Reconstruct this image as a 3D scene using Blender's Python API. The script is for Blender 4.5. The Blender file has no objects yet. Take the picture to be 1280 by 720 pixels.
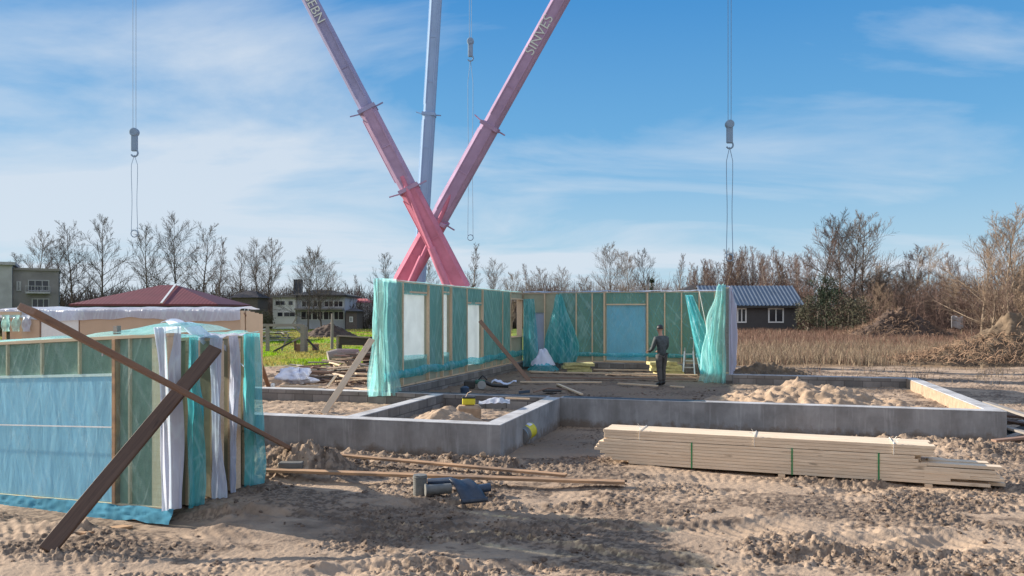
import bpy, bmesh, math, random
import numpy as np
from mathutils import Vector, Matrix, noise as mnoise
R=math.radians
sc=bpy.context.scene
COL=sc.collection
random.seed(7); rng=np.random.default_rng(7)
H=2.5; F=977.0; HY=392.0
def P(px,py,z=0.0):
    d=F*(H-z)/(py-HY); return Vector(((px-640)/F*d,d,z))
def D(px,py,d):
    return Vector(((px-640)/F*d,d,H-(py-HY)*d/F))
V_=Vector((.959,-.284,0)).normalized(); U_=Vector((.284,.959,0)).normalized(); Z_=Vector((0,0,1))
O_=Vector((-.20,13.21,0))
def HF(a,b,z=0.0): return O_+V_*a+U_*b+Z_*z
HROT=math.atan2(V_.y,V_.x)

# ------------------------------------------------------------------ materials
def mat(name): 
    m=bpy.data.materials.new(name); m.use_nodes=True
    nt=m.node_tree; nt.nodes.clear(); return m,nt,nt.nodes,nt.links
class NT:
    def __init__(s,name):
        s.m,s.t,s.n,s.l=mat(name); s.out=s.n.new('ShaderNodeOutputMaterial')
        s.tc=s.n.new('ShaderNodeTexCoord')
    def mapping(s,scale=(1,1,1),rot=(0,0,0),src='Object',rnd=False,vt='POINT'):
        mp=s.n.new('ShaderNodeMapping'); mp.vector_type=vt; mp.inputs['Scale'].default_value=scale; mp.inputs['Rotation'].default_value=rot
        s.l.new(s.tc.outputs[src],mp.inputs['Vector'])
        if rnd:
            oi=s.n.new('ShaderNodeObjectInfo'); mu=s.n.new('ShaderNodeMath'); mu.operation='MULTIPLY'; mu.inputs[1].default_value=37.0
            s.l.new(oi.outputs['Random'],mu.inputs[0]); s.l.new(mu.outputs[0],mp.inputs['Location'])
        return mp.outputs[0]
    def noise(s,vec,scale=5,detail=4,rough=.55,dist=0):
        k=s.n.new('ShaderNodeTexNoise'); k.inputs['Scale'].default_value=scale; k.inputs['Detail'].default_value=detail
        k.inputs['Roughness'].default_value=rough; k.inputs['Distortion'].default_value=dist
        s.l.new(vec,k.inputs['Vector']); return k.outputs['Fac']
    def ramp(s,fac,stops):
        r=s.n.new('ShaderNodeValToRGB'); e=r.color_ramp.elements
        while len(e)<len(stops): e.new(.5)
        for i,(p,c) in enumerate(stops):
            e[i].position=p; e[i].color=tuple(c)+((1,) if len(c)==3 else ())
        s.l.new(fac,r.inputs[0]); return r.outputs[0]
    def mix(s,fac,a,b,mode='MIX'):
        k=s.n.new('ShaderNodeMix'); k.data_type='RGBA'; k.blend_type=mode
        for sock,val in ((k.inputs[0],fac),(k.inputs[6],a),(k.inputs[7],b)):
            if hasattr(val,'links'): s.l.new(val,sock)
            elif isinstance(val,(int,float)): sock.default_value=val
            else: sock.default_value=tuple(val)+((1,) if len(val)==3 else ())
        return k.outputs[2]
    def math(s,op,a,b=0.0,c=None):
        k=s.n.new('ShaderNodeMath'); k.operation=op
        for i,val in enumerate((a,b)):
            if hasattr(val,'links'): s.l.new(val,k.inputs[i])
            else: k.inputs[i].default_value=val
        return k.outputs[0]
    def bump(s,h,strength=.3,dist=.02):
        b=s.n.new('ShaderNodeBump'); b.inputs['Strength'].default_value=strength; b.inputs['Distance'].default_value=dist
        s.l.new(h,b.inputs['Height']); return b.outputs[0]
    def bsdf(s,col,rough=.8,metal=0,normal=None,spec=None,alpha=None):
        b=s.n.new('ShaderNodeBsdfPrincipled')
        if hasattr(col,'links'): s.l.new(col,b.inputs['Base Color'])
        else: b.inputs['Base Color'].default_value=tuple(col)+(1,)
        if hasattr(rough,'links'): s.l.new(rough,b.inputs['Roughness'])
        else: b.inputs['Roughness'].default_value=rough
        b.inputs['Metallic'].default_value=metal
        if spec is not None: b.inputs['Specular IOR Level'].default_value=spec
        if normal is not None: s.l.new(normal,b.inputs['Normal'])
        return b.outputs[0]
    def mixs(s,fac,a,b):
        k=s.n.new('ShaderNodeMixShader')
        if hasattr(fac,'links'): s.l.new(fac,k.inputs[0])
        else: k.inputs[0].default_value=fac
        s.l.new(a,k.inputs[1]); s.l.new(b,k.inputs[2]); return k.outputs[0]
    def done(s,sh): s.l.new(sh,s.out.inputs['Surface']); return s.m
    def swz(s,vec):   # (x,z,y): lets brick run over a wall built along X with Z up
        a=s.n.new('ShaderNodeSeparateXYZ'); b=s.n.new('ShaderNodeCombineXYZ'); s.l.new(vec,a.inputs[0])
        s.l.new(a.outputs[0],b.inputs[0]); s.l.new(a.outputs[2],b.inputs[1]); s.l.new(a.outputs[1],b.inputs[2]); return b.outputs[0]

def plain(name,col,rough=.8,metal=0,var=.25,scale=8,bump=.15,spec=None):
    t=NT(name); v=t.mapping(rnd=True); n=t.noise(v,scale,5,.6)
    lo=tuple(c*(1-var) for c in col); hi=tuple(min(1,c*(1+var)) for c in col)
    c=t.ramp(n,[(.3,lo),(.7,hi)])
    nb=t.bump(t.noise(v,scale*5,3),bump,.01) if bump else None
    return t.done(t.bsdf(c,rough,metal,nb,spec))
def wood(name,c1,c2,rough=.75,grain=1.0,dark=None):
    t=NT(name); v=t.mapping((.5,9,9),rnd=True); n=t.noise(v,3.2,6,.65,1.2)
    c=t.ramp(n,[(.32,c1),(.68,c2)])
    v2=t.mapping((1.4,5,5),rnd=True); k=t.noise(v2,2.0,3,.5)
    c=t.mix(t.ramp(k,[(.66,(0,0,0)),(.74,(1,1,1))]),c,tuple(x*.55 for x in c1))
    oi=t.n.new('ShaderNodeObjectInfo')
    c=t.mix(t.math('MULTIPLY',oi.outputs['Random'],.6),c,tuple(x*.7 for x in c2))
    if dark: 
        v3=t.mapping((.8,2,2),rnd=True); c=t.mix(t.ramp(t.noise(v3,1.6,5),[(.45,(0,0,0)),(.62,(1,1,1))]),c,dark)
    return t.done(t.bsdf(c,rough,0,t.bump(n,.25*grain,.006)))
M={}
M['pine']=wood('pine_fresh',(.60,.43,.27),(.80,.62,.44))
M['pine_stack']=wood('pine_stack',(.62,.46,.31),(.90,.73,.54))
M['pine_orange']=wood('pine_orange',(.42,.24,.12),(.56,.34,.19),dark=(.18,.12,.08))
M['wood_brown']=wood('wood_brown',(.20,.12,.085),(.32,.20,.14))
M['wood_dark']=wood('wood_wet_dark',(.06,.036,.026),(.15,.09,.06))
M['wood_grey']=wood('wood_grey',(.20,.18,.16),(.34,.31,.28))
M['wood_black']=wood('wood_black',(.03,.03,.03),(.07,.065,.06))
M['olive_wool']=plain('mineral_wool',(.38,.37,.27),.95,0,.12,3,.3)
M['batt']=plain('insulation_batt',(.50,.46,.22),.95,0,.25,10,.8)
M['green_board']=plain('green_board',(.20,.27,.21),.9,0,.15,6,.3)
M['steel']=plain('steel_grey',(.45,.46,.47),.4,.8,.1)
M['alu']=plain('aluminium',(.62,.63,.64),.35,.7,.08)
M['black']=plain('black_plastic',(.02,.02,.022),.45,0,.3)
M['grey_plastic']=plain('grey_plastic',(.16,.16,.15),.5,0,.2)
M['blue_plastic']=plain('blue_plastic',(.03,.055,.10),.5,0,.2)
M['dark_blue_metal']=plain('dark_sheet',(.05,.058,.075),.45,.2,.3)
M['yellow']=plain('yellow_paint',(.62,.55,.03),.5,0,.12)
M['green_strap']=plain('green_strap',(.02,.22,.07),.5,0,.1,8,0)
M['white_twine']=plain('white_twine',(.75,.75,.72),.8,0,.1,8,0)
M['white_paint']=plain('white_paint',(.78,.78,.76),.6,0,.06)
M['bag_cloth']=plain('white_sack',(.66,.68,.80),.6,0,.08,6,.3)
M['red']=plain('red_paint',(.5,.05,.06),.4,0,.15)
M['glass_dark']=plain('window_glass',(.03,.035,.045),.12,0,.1,3,0)
M['glass_blue']=plain('window_glass_pale',(.16,.20,.26),.15,0,.1,3,0)
M['ins_white']=plain('white_membrane',(.62,.68,.74),.55,0,.07,3,.2)

def concrete(name,col,streak=.5,block=False,joint=(.12,.115,.11)):
    t=NT(name); v=t.mapping(); 
    n=t.noise(v,1.6,7,.65,.3); c=t.ramp(n,[(.3,tuple(x*.68 for x in col)),(.52,col),(.75,tuple(x*1.25 for x in col))])
    vs=t.mapping((4.5,4.5,.35)); s=t.noise(vs,2.5,5,.6); 
    c=t.mix(t.math('MULTIPLY',t.ramp(s,[(.55,(0,0,0)),(.72,(1,1,1))]),streak),c,tuple(min(1,x*1.7) for x in col))
    vd=t.mapping((2.0,2.0,.5)); sd=t.noise(vd,1.3,4,.6)
    c=t.mix(t.math('MULTIPLY',t.ramp(sd,[(.5,(0,0,0)),(.7,(1,1,1))]),.55),c,tuple(x*.5 for x in (col[0],col[1]*.95,col[2]*.9)))
    h=t.noise(v,30,4,.7)
    g_=t.n.new('ShaderNodeNewGeometry'); sz=t.n.new('ShaderNodeSeparateXYZ'); t.l.new(g_.outputs['Position'],sz.inputs[0])
    mud=t.math('ADD',t.math('MULTIPLY',sz.outputs[2],-2.6),t.math('MULTIPLY',t.noise(v,5,5,.7),1.6))
    c=t.mix(t.ramp(mud,[(.38,(0,0,0)),(.75,(.8,.8,.8))]),c,(.17,.125,.09))
    if block:
        b=t.n.new('ShaderNodeTexBrick'); b.inputs['Scale'].default_value=1; b.inputs['Brick Width'].default_value=.5; b.inputs['Row Height'].default_value=.21
        b.inputs['Mortar Size'].default_value=.012; b.inputs['Mortar Smooth'].default_value=.3
        b.inputs['Color1'].default_value=(.62,.62,.62,1); b.inputs['Color2'].default_value=(1.1,1.1,1.1,1); b.inputs['Mortar'].default_value=(.45,.44,.43,1)
        t.l.new(t.swz(v),b.inputs['Vector']); c=t.mix(1.0,c,b.outputs['Color'],'MULTIPLY')
        h=t.math('SUBTRACT',h,t.math('MULTIPLY',b.outputs['Fac'],1.2))
    return t.done(t.bsdf(c,.9,0,t.bump(h,.5,.008)))
M['concrete']=concrete('plastered_concrete',(.30,.295,.295),.5)
M['block']=concrete('concrete_block',(.26,.24,.225),.15,True)
M['concrete_top']=concrete('concrete_top',(.43,.43,.44),.25)

def foil(name,col,opac=.5,trans=.3,rough=.22,crease=1.0,white=(.75,.92,.93),scale=1.0):
    t=NT(name); v=t.mapping((scale,scale,scale),rnd=True)
    v1=t.mapping((1/2.6,1/2.0,1/.30),(0,R(22),0),rnd=True,vt='TEXTURE')
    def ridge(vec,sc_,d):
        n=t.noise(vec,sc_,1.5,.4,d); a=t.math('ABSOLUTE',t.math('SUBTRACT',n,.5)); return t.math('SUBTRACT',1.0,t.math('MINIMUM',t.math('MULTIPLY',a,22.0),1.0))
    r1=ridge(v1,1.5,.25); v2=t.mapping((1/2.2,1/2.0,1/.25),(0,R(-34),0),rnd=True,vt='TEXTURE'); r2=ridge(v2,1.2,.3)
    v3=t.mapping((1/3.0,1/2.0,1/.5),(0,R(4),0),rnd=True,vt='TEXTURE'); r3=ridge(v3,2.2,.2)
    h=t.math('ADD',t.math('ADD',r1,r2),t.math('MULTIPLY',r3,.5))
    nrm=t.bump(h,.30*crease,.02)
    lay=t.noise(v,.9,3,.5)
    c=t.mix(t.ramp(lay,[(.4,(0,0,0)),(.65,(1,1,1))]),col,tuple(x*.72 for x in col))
    c=t.mix(t.math('MINIMUM',t.math('MULTIPLY',h,.30*crease),.6),c,white)  # doubled folds whitened, with the crease highlight painted into the colour
    b=t.bsdf(c,rough,0,nrm,.8)
    tr=t.n.new('ShaderNodeBsdfTranslucent'); tr.inputs[0].default_value=tuple(min(1,x*1.3) for x in col)+(1,)
    sol=t.mixs(trans,b,tr.outputs[0])
    tp=t.n.new('ShaderNodeBsdfTransparent'); tp.inputs[0].default_value=tuple(.55+.45*min(1,x*1.5) for x in col)+(1,)
    fac=t.math('ADD',opac-.04,t.math('MULTIPLY',h,.13*crease)); fac=t.math('MINIMUM',fac,.97)
    return t.done(t.mixs(fac,tp.outputs[0],sol))
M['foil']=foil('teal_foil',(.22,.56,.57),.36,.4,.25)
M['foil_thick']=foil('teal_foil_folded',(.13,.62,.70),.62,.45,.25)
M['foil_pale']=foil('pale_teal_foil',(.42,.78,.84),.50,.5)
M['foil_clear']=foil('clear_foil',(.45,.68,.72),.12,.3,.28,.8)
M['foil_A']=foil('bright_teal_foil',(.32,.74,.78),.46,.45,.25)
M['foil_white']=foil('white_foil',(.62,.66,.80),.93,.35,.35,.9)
def membrane(name,col,tr_=.45):
    t=NT(name); v=t.mapping((1,1,1),rnd=True); n=t.noise(v,2.2,4,.5,.5); c=t.ramp(n,[(.3,tuple(x*.88 for x in col)),(.7,col)])
    v1=t.mapping((1.2,1.2,.35),(0,R(20),0)); h=t.noise(v1,4,4,.5,.4)
    b=t.bsdf(c,.5,0,t.bump(h,.5,.03)); k=t.n.new('ShaderNodeBsdfTranslucent'); t.l.new(c,k.inputs[0])
    return t.done(t.mixs(tr_,b,k.outputs[0]))
M['foil_blue']=plain('blue_hem',(.07,.24,.34),.9,0,.25,3,.2,.05)
M['memb_white']=membrane('white_window_film',(.74,.80,.82),.42)
M['memb_blue']=membrane('blue_window_film',(.48,.84,1.0),.5)
M['memb_front']=membrane('pale_blue_film',(.44,.72,.94),.25)
M['membrane_lilac']=membrane('lilac_white_membrane',(.66,.67,.82),.3)
M['tan_board']=plain('tan_board',(.55,.40,.28),.8,0,.06,2,.1)

# ------------------------------------------------------------------ mesh builder
class MB:
    def __init__(s): s.v=[]; s.f=[]; s.cols=None; s.smooth=False
    def add(s,vs,fs):
        k=len(s.v); s.v.extend([tuple(x) for x in vs]); s.f.extend([tuple(i+k for i in f) for f in fs]); return s
    def box(s,c,size,ax=Vector((1,0,0)),ay=None,az=Z_):
        c=Vector(c); ay=ay if ay is not None else Z_.cross(ax)
        hx,hy,hz=ax*size[0]/2,ay*size[1]/2,az*size[2]/2
        vs=[c+sx*hx+sy*hy+sz*hz for sz in(-1,1) for sy in(-1,1) for sx in(-1,1)]
        return s.add(vs,[(0,2,3,1),(4,5,7,6),(0,1,5,4),(2,6,7,3),(0,4,6,2),(1,3,7,5)])
    def bar(s,p0,p1,w,t,up=Z_):
        p0=Vector(p0);p1=Vector(p1); ax=(p1-p0).normalized(); ay=up.cross(ax)
        if ay.length<1e-4: ay=Vector((0,1,0)).cross(ax)
        ay.normalize(); az=ax.cross(ay)
        return s.box((p0+p1)/2,((p1-p0).length,w,t),ax,ay,az)
    def tube(s,pts,rads,n=6,cap=True):
        pts=[Vector(p) for p in pts]; 
        if not hasattr(rads,'__len__'): rads=[rads]*len(pts)
        rings=[]; ref=None
        for i,p in enumerate(pts):
            d=(pts[min(i+1,len(pts)-1)]-pts[max(i-1,0)]).normalized()
            if ref is None: ref=Vector((1,0,0)) if abs(d.x)<.8 else Vector((0,1,0))
            a=(ref-d*ref.dot(d)).normalized(); b=d.cross(a); ref=a
            rings.append([p+(a*math.cos(2*math.pi*k/n)+b*math.sin(2*math.pi*k/n))*rads[i] for k in range(n)])
        vs=[x for r in rings for x in r]; fs=[]
        for i in range(len(pts)-1):
            for k in range(n): fs.append((i*n+k,i*n+(k+1)%n,(i+1)*n+(k+1)%n,(i+1)*n+k))
        if cap: fs.append(tuple(range(n-1,-1,-1))); fs.append(tuple((len(pts)-1)*n+k for k in range(n)))
        return s.add(vs,fs)
    def grid(s,fn,nx,ny):
        vs=[fn(i/nx,j/ny) for j in range(ny+1) for i in range(nx+1)]
        return s.add(vs,[(j*(nx+1)+i,j*(nx+1)+i+1,(j+1)*(nx+1)+i+1,(j+1)*(nx+1)+i) for j in range(ny) for i in range(nx)])
    def build(s,name,m,parent=None,frame=None,smooth=None,bevel=0):
        if frame is None: frame=WM.get(parent.name,Matrix()) if parent else Matrix()
        inv=frame.inverted(); me=bpy.data.meshes.new(name)
        me.from_pydata([inv@Vector(v) for v in s.v],[],s.f); me.materials.append(m)
        if smooth or (smooth is None and s.smooth): me.shade_smooth()
        me.update()
        o=bpy.data.objects.new(name,me); return place(o,parent,frame,bevel)
WM={}
def place(o,parent=None,frame=Matrix(),bevel=0):
    COL.objects.link(o); 
    if parent: o.parent=parent; o.matrix_basis=WM[parent.name].inverted()@frame
    else: o.matrix_basis=frame
    WM[o.name]=frame.copy()
    if bevel:
        b=o.modifiers.new('b','BEVEL'); b.width=bevel; b.segments=1; b.limit_method='ANGLE'
    return o
def fr(loc,rz=0): return Matrix.Translation(Vector(loc))@Matrix.Rotation(rz,4,'Z')
def lineframe(p0,p1,up=Z_):
    p0=Vector(p0);p1=Vector(p1); ax=(p1-p0).normalized(); ay=up.cross(ax); ay.normalize(); az=ax.cross(ay)
    m=Matrix((ax,ay,az)).transposed().to_4x4(); return Matrix.Translation(p0)@m
def tag(o,label,cat,group=None):
    o['label']=label; o['category']=cat
    if group: o['group']=group
    return o
def empty(name,loc,rz,label,cat,group=None):
    o=bpy.data.objects.new(name,None); place(o,None,fr(loc,rz)); o.empty_display_size=.2; return tag(o,label,cat,group)
def plank(name,p0,p1,w,t,m,parent=None,up=Z_,bevel=.003):
    b=MB().bar(p0,p1,w,t,up); return b.build(name,m,parent,lineframe(p0,p1,up),bevel=bevel)
def copy_tree(o,parent=None):
    c=o.copy(); COL.objects.link(c)
    if parent: c.parent=parent
    for ch in list(o.children): copy_tree(ch,c)
    return c

# ------------------------------------------------------------------ numpy noise
def _h(ix,iy,s):
    n=(ix.astype(np.int64)*374761393+iy.astype(np.int64)*668265263+s*982451653)&0xffffffff
    n=((n^(n>>13))*1274126177)&0xffffffff; return ((n^(n>>16))&0xffff)/65535.0
def vn(x,y,s=0):
    ix=np.floor(x);iy=np.floor(y);fx=x-ix;fy=y-iy; ix=ix.astype(np.int64);iy=iy.astype(np.int64)
    def g(dx,dy):
        a=_h(ix+dx,iy+dy,s)*2*np.pi; return np.cos(a)*(fx-dx)+np.sin(a)*(fy-dy)
    u=fx*fx*fx*(fx*(fx*6-15)+10);w=fy*fy*fy*(fy*(fy*6-15)+10)
    return ((g(0,0)*(1-u)+g(1,0)*u)*(1-w)+(g(0,1)*(1-u)+g(1,1)*u)*w)*1.5
def fbm(x,y,o=4,s=0,r=.5):
    t=0;a=1
    for k in range(o): t=t+a*vn(x*2**k,y*2**k,s+k); a*=r
    return t
def sstep(e0,e1,x): 
    t=np.clip((x-e0)/(e1-e0),0,1); return t*t*(3-2*t)
def hcoord(x,y):
    rx=x-O_.x; ry=y-O_.y; return rx*V_.x+ry*V_.y, rx*U_.x+ry*U_.y
def inside(a,b,a0,a1,b0,b1,w=.03):
    return sstep(a0-w,a0+w,a)*sstep(a1+w,a1-w,a)*sstep(b0-w,b0+w,b)*sstep(b1+w,b1-w,b)
def seg_dist(x,y,p0,p1):
    dx=p1[0]-p0[0];dy=p1[1]-p0[1];t=np.clip(((x-p0[0])*dx+(y-p0[1])*dy)/(dx*dx+dy*dy),0,1)
    return np.hypot(x-p0[0]-t*dx,y-p0[1]-t*dy),t
def ground(x,y):
    """height and masks (dark soil with painted shade, grass, dry)"""
    a,b=hcoord(x,y)
    left=inside(a,b,-9.45,-.15,.15,4.65,.06); main=inside(a,b,-4.5,3.6,4.65,17.1,.06); right=inside(a,b,3.5,8.65,4.65,12.6,.06)
    fill=np.maximum(np.maximum(left,main),right)
    near=sstep(60,30,y)
    z=.06*fbm(x*.25,y*.25,3,5)
    # tyre ruts crossing the foreground
    wob=.35*fbm(x*.3,y*.3,2,9)
    for (off,sl,s) in ((9.2,-.12,1),(8.2,-.12,2),(10.3,.13,3),(9.1,.15,4),(7.5,-.04,6),(11.9,-.22,7),(7.9,.2,8)):
        c=y-(off+sl*(x-1)+wob); m=np.exp(-(c/.20)**4); tread=np.sin((x+c*.8)*2*np.pi/.17)*.5+.5
        brk=sstep(-.1,.35,fbm(x*.35+s*7,y*.35,2,20+s))
        z=z-m*brk*(.035+.022*tread)+np.exp(-((np.abs(c)-.30)/.07)**2)*brk*.022*(1+1.6*fbm(x*5,y*5,3,33))
    n1=fbm(x*1.1,y*1.5,3,11); n2=fbm(x*4.2,y*5.2,3,17,.6); n3=fbm(x*13,y*15,2,29,.6)
    rough=.12+.88*sstep(.0,.30,fbm(x*.45,y*.7,3,41)+.10*sstep(9.5,12,y))
    n4=fbm(x*31,y*34,2,37,.6); crumb=np.clip(np.abs(n2)*1.5,0,1)
    tread=np.maximum(np.sin((x*.9+y*.35+.12*n1)*2*np.pi/.16)*np.sin((x*.2-y*1.0)*2*np.pi/.21+n1),0)*sstep(.02,.3,fbm(x*.5+4,y*.9,2,91))
    dkm=sstep(-.05,.35,fbm(x*.5,y*.75,4,81))
    z=z+near*(.014*n1+.010*n2*rough+.020*rough*np.abs(n2)+rough*(.019*n3+.005*np.maximum(n3*3*n4,0)+.011*n4)+.0035*n4+.003*n3+.010*dkm*np.abs(n3*2)-.022*tread)
    # spoil banked against the front walls
    bank=np.exp(-((b+.45)/.42)**2)*(a<.4)*(a>-6)+np.exp(-((b-4.1)/.35)**2)*sstep(4.5,7.5,a)*sstep(10,8.8,a)*.9
    z=z+bank*(.07+.09*np.abs(fbm(x*2.4,y*2.4,3,51))+.03*n2+.03*np.abs(n3)+.02*n4)
    for (cx,cy,r,hh) in ((-3.55,12.55,.75,.30),(-3.0,12.3,.45,.22),(8.4,14.1,.8,.14)):
        g=np.exp(-(((x-cx)/r)**2+((y-cy)/(r*.7))**2)); z=z+g*(hh+.07*np.abs(fbm(x*3.3,y*3.3,3,61))+.03*n2+.03*n3+.02*n4)
    dl,tl=seg_dist(x,y,(-4.1,9.45),(-9.5,12.0)); m=np.exp(-(np.maximum(dl-.25,0)/.30)**2); z=z*(1-.8*m)-.10*m-.12*np.clip(tl,0,1)*m
    # trench-side pocket by the inner corner, shallow
    far=sstep(34,95,y); z=z+far*.55+near*sstep(24,34,y)*.1
    z=z*(1-fill)+fill*(.33+.035*n1+.02*n2+.012*n3)
    nat=np.abs(x)>0
    grass=sstep(33.5,38,y+2.5*fbm(x*.25,y*.25,3,71))*sstep(6,0,x+.12*(y-40)*0)
    dry=sstep(33.5,36.5,y+1.5*fbm(x*.3,y*.3,3,73))*(1-sstep(6,0,x))
    dark=sstep(-.10,.26,fbm(x*.5,y*.75,4,81)+.45*fbm(x*3.2,y*4.2,3,83)+.12*sstep(7.5,10,y)*sstep(13,9,y)+.12*rough*crumb-.04)
    dark=np.maximum(dark*(.45+.55*sstep(-.25,.2,fbm(x*9,y*12,3,85,.7))),rough*sstep(.1,.5,np.abs(n3)*1.6-.1)*.7)
    sh=np.exp(-(((x+1.2)/3.6)**2+((y-9.4)/1.3)**2)); dark=np.maximum(dark,sh*.95*(.7+.6*fbm(x*2,y*3,3,86))); c1=np.exp(-(((x-1.0)/1.3)**2+((y-15.0)/2.2)**2)); dark=np.maximum(dark,c1*.7); dark=np.maximum(np.clip(dark,0,1)*.9,main*.55); dark=np.maximum(dark*(1-left*.3),bank*.35)  # darker soil patches, painting in the shade over yard and inner corner
    mud=np.exp(-(((x+3)/3)**2+((y-28)/6)**2)); dark=np.maximum(dark,mud*.6)
    return z,dark,grass,dry
def gz(x,y):
    return float(ground(np.array([float(x)]),np.array([float(y)]))[0][0])

# ---- ground sheet
def build_ground():
    us=np.concatenate([-np.geomspace(9,.86,26)[:-1],np.linspace(-.84,.84,860),np.geomspace(.86,9,26)[1:]])
    ds=[];d=6.4
    while d<36: ds.append(d); d*=1.0026 if d<22 else 1.0036
    while d<4000: ds.append(d); d*=1.05
    ds=np.array([-60,-30,-12,-4,0,3,5,6]+ds)
    g=np.maximum(ds,6.0)
    U,Dm=np.meshgrid(us,ds); X=U*np.maximum(Dm,6.0)*np.where(Dm<6,1.6,1.0)
    X=U*np.maximum(Dm,6.0); Y=Dm
    z,dk,gr,dr=ground(X.ravel(),Y.ravel())
    n=len(us);m=len(ds)
    co=np.stack([X.ravel(),Y.ravel(),z],1).astype(np.float32)
    me=bpy.data.meshes.new('ground'); me.vertices.add(n*m); me.vertices.foreach_set('co',co.ravel())
    i=np.arange(n-1)[None,:]+np.arange(m-1)[:,None]*n
    q=np.stack([i,i+1,i+1+n,i+n],-1).reshape(-1,4); nf=len(q)
    me.loops.add(nf*4); me.loops.foreach_set('vertex_index',q.ravel().astype(np.int32))
    me.polygons.add(nf); me.polygons.foreach_set('loop_start',np.arange(0,nf*4,4,dtype=np.int32))
    me.update(calc_edges=True); me.shade_smooth()
    at=me.color_attributes.new('mask','FLOAT_COLOR','POINT')
    at.data.foreach_set('color',np.stack([dk,gr,dr,np.ones_like(dk)],1).astype(np.float32).ravel())
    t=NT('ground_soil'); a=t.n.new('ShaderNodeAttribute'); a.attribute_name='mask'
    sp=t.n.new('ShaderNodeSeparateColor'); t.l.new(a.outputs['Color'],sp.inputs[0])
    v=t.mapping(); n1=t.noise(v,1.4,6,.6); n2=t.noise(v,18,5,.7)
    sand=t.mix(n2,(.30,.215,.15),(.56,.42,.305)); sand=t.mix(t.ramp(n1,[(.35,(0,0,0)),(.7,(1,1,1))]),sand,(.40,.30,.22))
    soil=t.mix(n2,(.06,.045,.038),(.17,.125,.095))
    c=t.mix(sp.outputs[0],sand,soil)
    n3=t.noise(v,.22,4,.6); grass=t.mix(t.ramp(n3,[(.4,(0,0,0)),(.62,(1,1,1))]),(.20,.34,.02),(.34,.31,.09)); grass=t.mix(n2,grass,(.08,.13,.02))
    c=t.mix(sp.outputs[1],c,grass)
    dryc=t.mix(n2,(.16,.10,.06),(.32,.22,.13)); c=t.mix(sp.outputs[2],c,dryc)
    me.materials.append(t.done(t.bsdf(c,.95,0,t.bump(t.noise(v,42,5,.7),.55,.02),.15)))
    o=bpy.data.objects.new('ground',me); place(o); o['kind']='structure'
build_ground()

# loose clods of soil over the yard
M['clod']=plain('soil_clod',(.22,.165,.125),.95,0,.45,3,.5)
M['sand']=plain('sand',(.36,.26,.18),.95,0,.22,9,.6)
def clods():
    b=MB(); 
    ico=bmesh.new(); bmesh.ops.create_icosphere(ico,subdivisions=1,radius=1); iv=[v.co.copy() for v in ico.verts]; iff=[[v.index for v in f.verts] for f in ico.faces]; ico.free()
    n=24000; us=rng.uniform(-.72,.72,n); ds=6.6*np.exp(rng.uniform(0,1,n)**.9*math.log(24/6.6)); xs=us*ds
    dens=fbm(xs*.5,ds*.7,3,41)+.9*fbm(xs*2.2,ds*2.2,2,141)
    zz=ground(xs,ds)[0]; A,B=hcoord(xs,ds)
    for k in range(n):
        bank=(-.9<B[k]<0 and -6<A[k]<.4)
        if not bank and dens[k]<.12+.45*rng.random(): continue
        if (xs[k]<-3.7 and 9<ds[k]<12): continue
        r=rng.gamma(1.6,.006)+.005
        if bank: r*=1.5
        r=min(r,.055)
        s=(r*rng.uniform(.8,1.5),r*rng.uniform(.8,1.3),r*rng.uniform(.5,.9)); an=rng.uniform(0,6.28); ca,sa=math.cos(an),math.sin(an)
        j=rng.uniform(.72,1.25,len(iv)); vs=[]
        for q,p in enumerate(iv):
            x,y,z=p.x*s[0]*j[q],p.y*s[1]*j[q],p.z*s[2]*j[q]; vs.append((xs[k]+x*ca-y*sa,ds[k]+x*sa+y*ca,zz[k]+z+s[2]*.25))
        b.add(vs,iff)
    t=NT('clod_mix'); v=t.mapping(); c=t.ramp(t.noise(v,2.5,5,.7),[(.35,(.07,.055,.045)),(.55,(.18,.13,.10)),(.8,(.40,.29,.20))])
    o=b.build('soil_clods',t.done(t.bsdf(c,.95,0,t.bump(t.noise(v,40,4),.4,.01),.1))); o['kind']='stuff'
    tag(o,'loose clods of churned sandy soil strewn over the yard','soil clods')
clods()

def mound(name,cx,cy,rx,ry,h,m,label,cat='soil mound',z0=0,rz=0,seed=0,rough=.3,n=90,kind=None,sharp=1.5,fine=.05):
    g=np.linspace(-1,1,n); X,Y=np.meshgrid(g,g); r=np.sqrt(X**2+Y**2)
    prof=np.clip(1-r,0,1)**(1/sharp)*np.clip(1.15-r*.9,0,1)
    x=X*rx;y=Y*ry
    fq=1.1 if rx<4 else .55
    nz=fbm(x*fq+seed,y*fq,4,100+seed,.55); n2=fbm(x*4+seed,y*4,4,120+seed,.65)
    z=h*prof*(1+rough*nz)+fine*n2*sstep(0,.2,prof)*1.5-.06
    c,s=math.cos(rz),math.sin(rz); px=cx+x*c-y*s; py=cy+x*s+y*c
    b=MB(); b.v=[tuple(t) for t in np.stack([px.ravel(),py.ravel(),(z+z0).ravel()],1)]
    keep=r<=1.02
    b.f=[(j*n+i,j*n+i+1,(j+1)*n+i+1,(j+1)*n+i) for j in range(n-1) for i in range(n-1) if keep[j,i]]
    o=b.build(name,m,None,fr((cx,cy,z0)),smooth=True); 
    return tag(o,label,cat)

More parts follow.
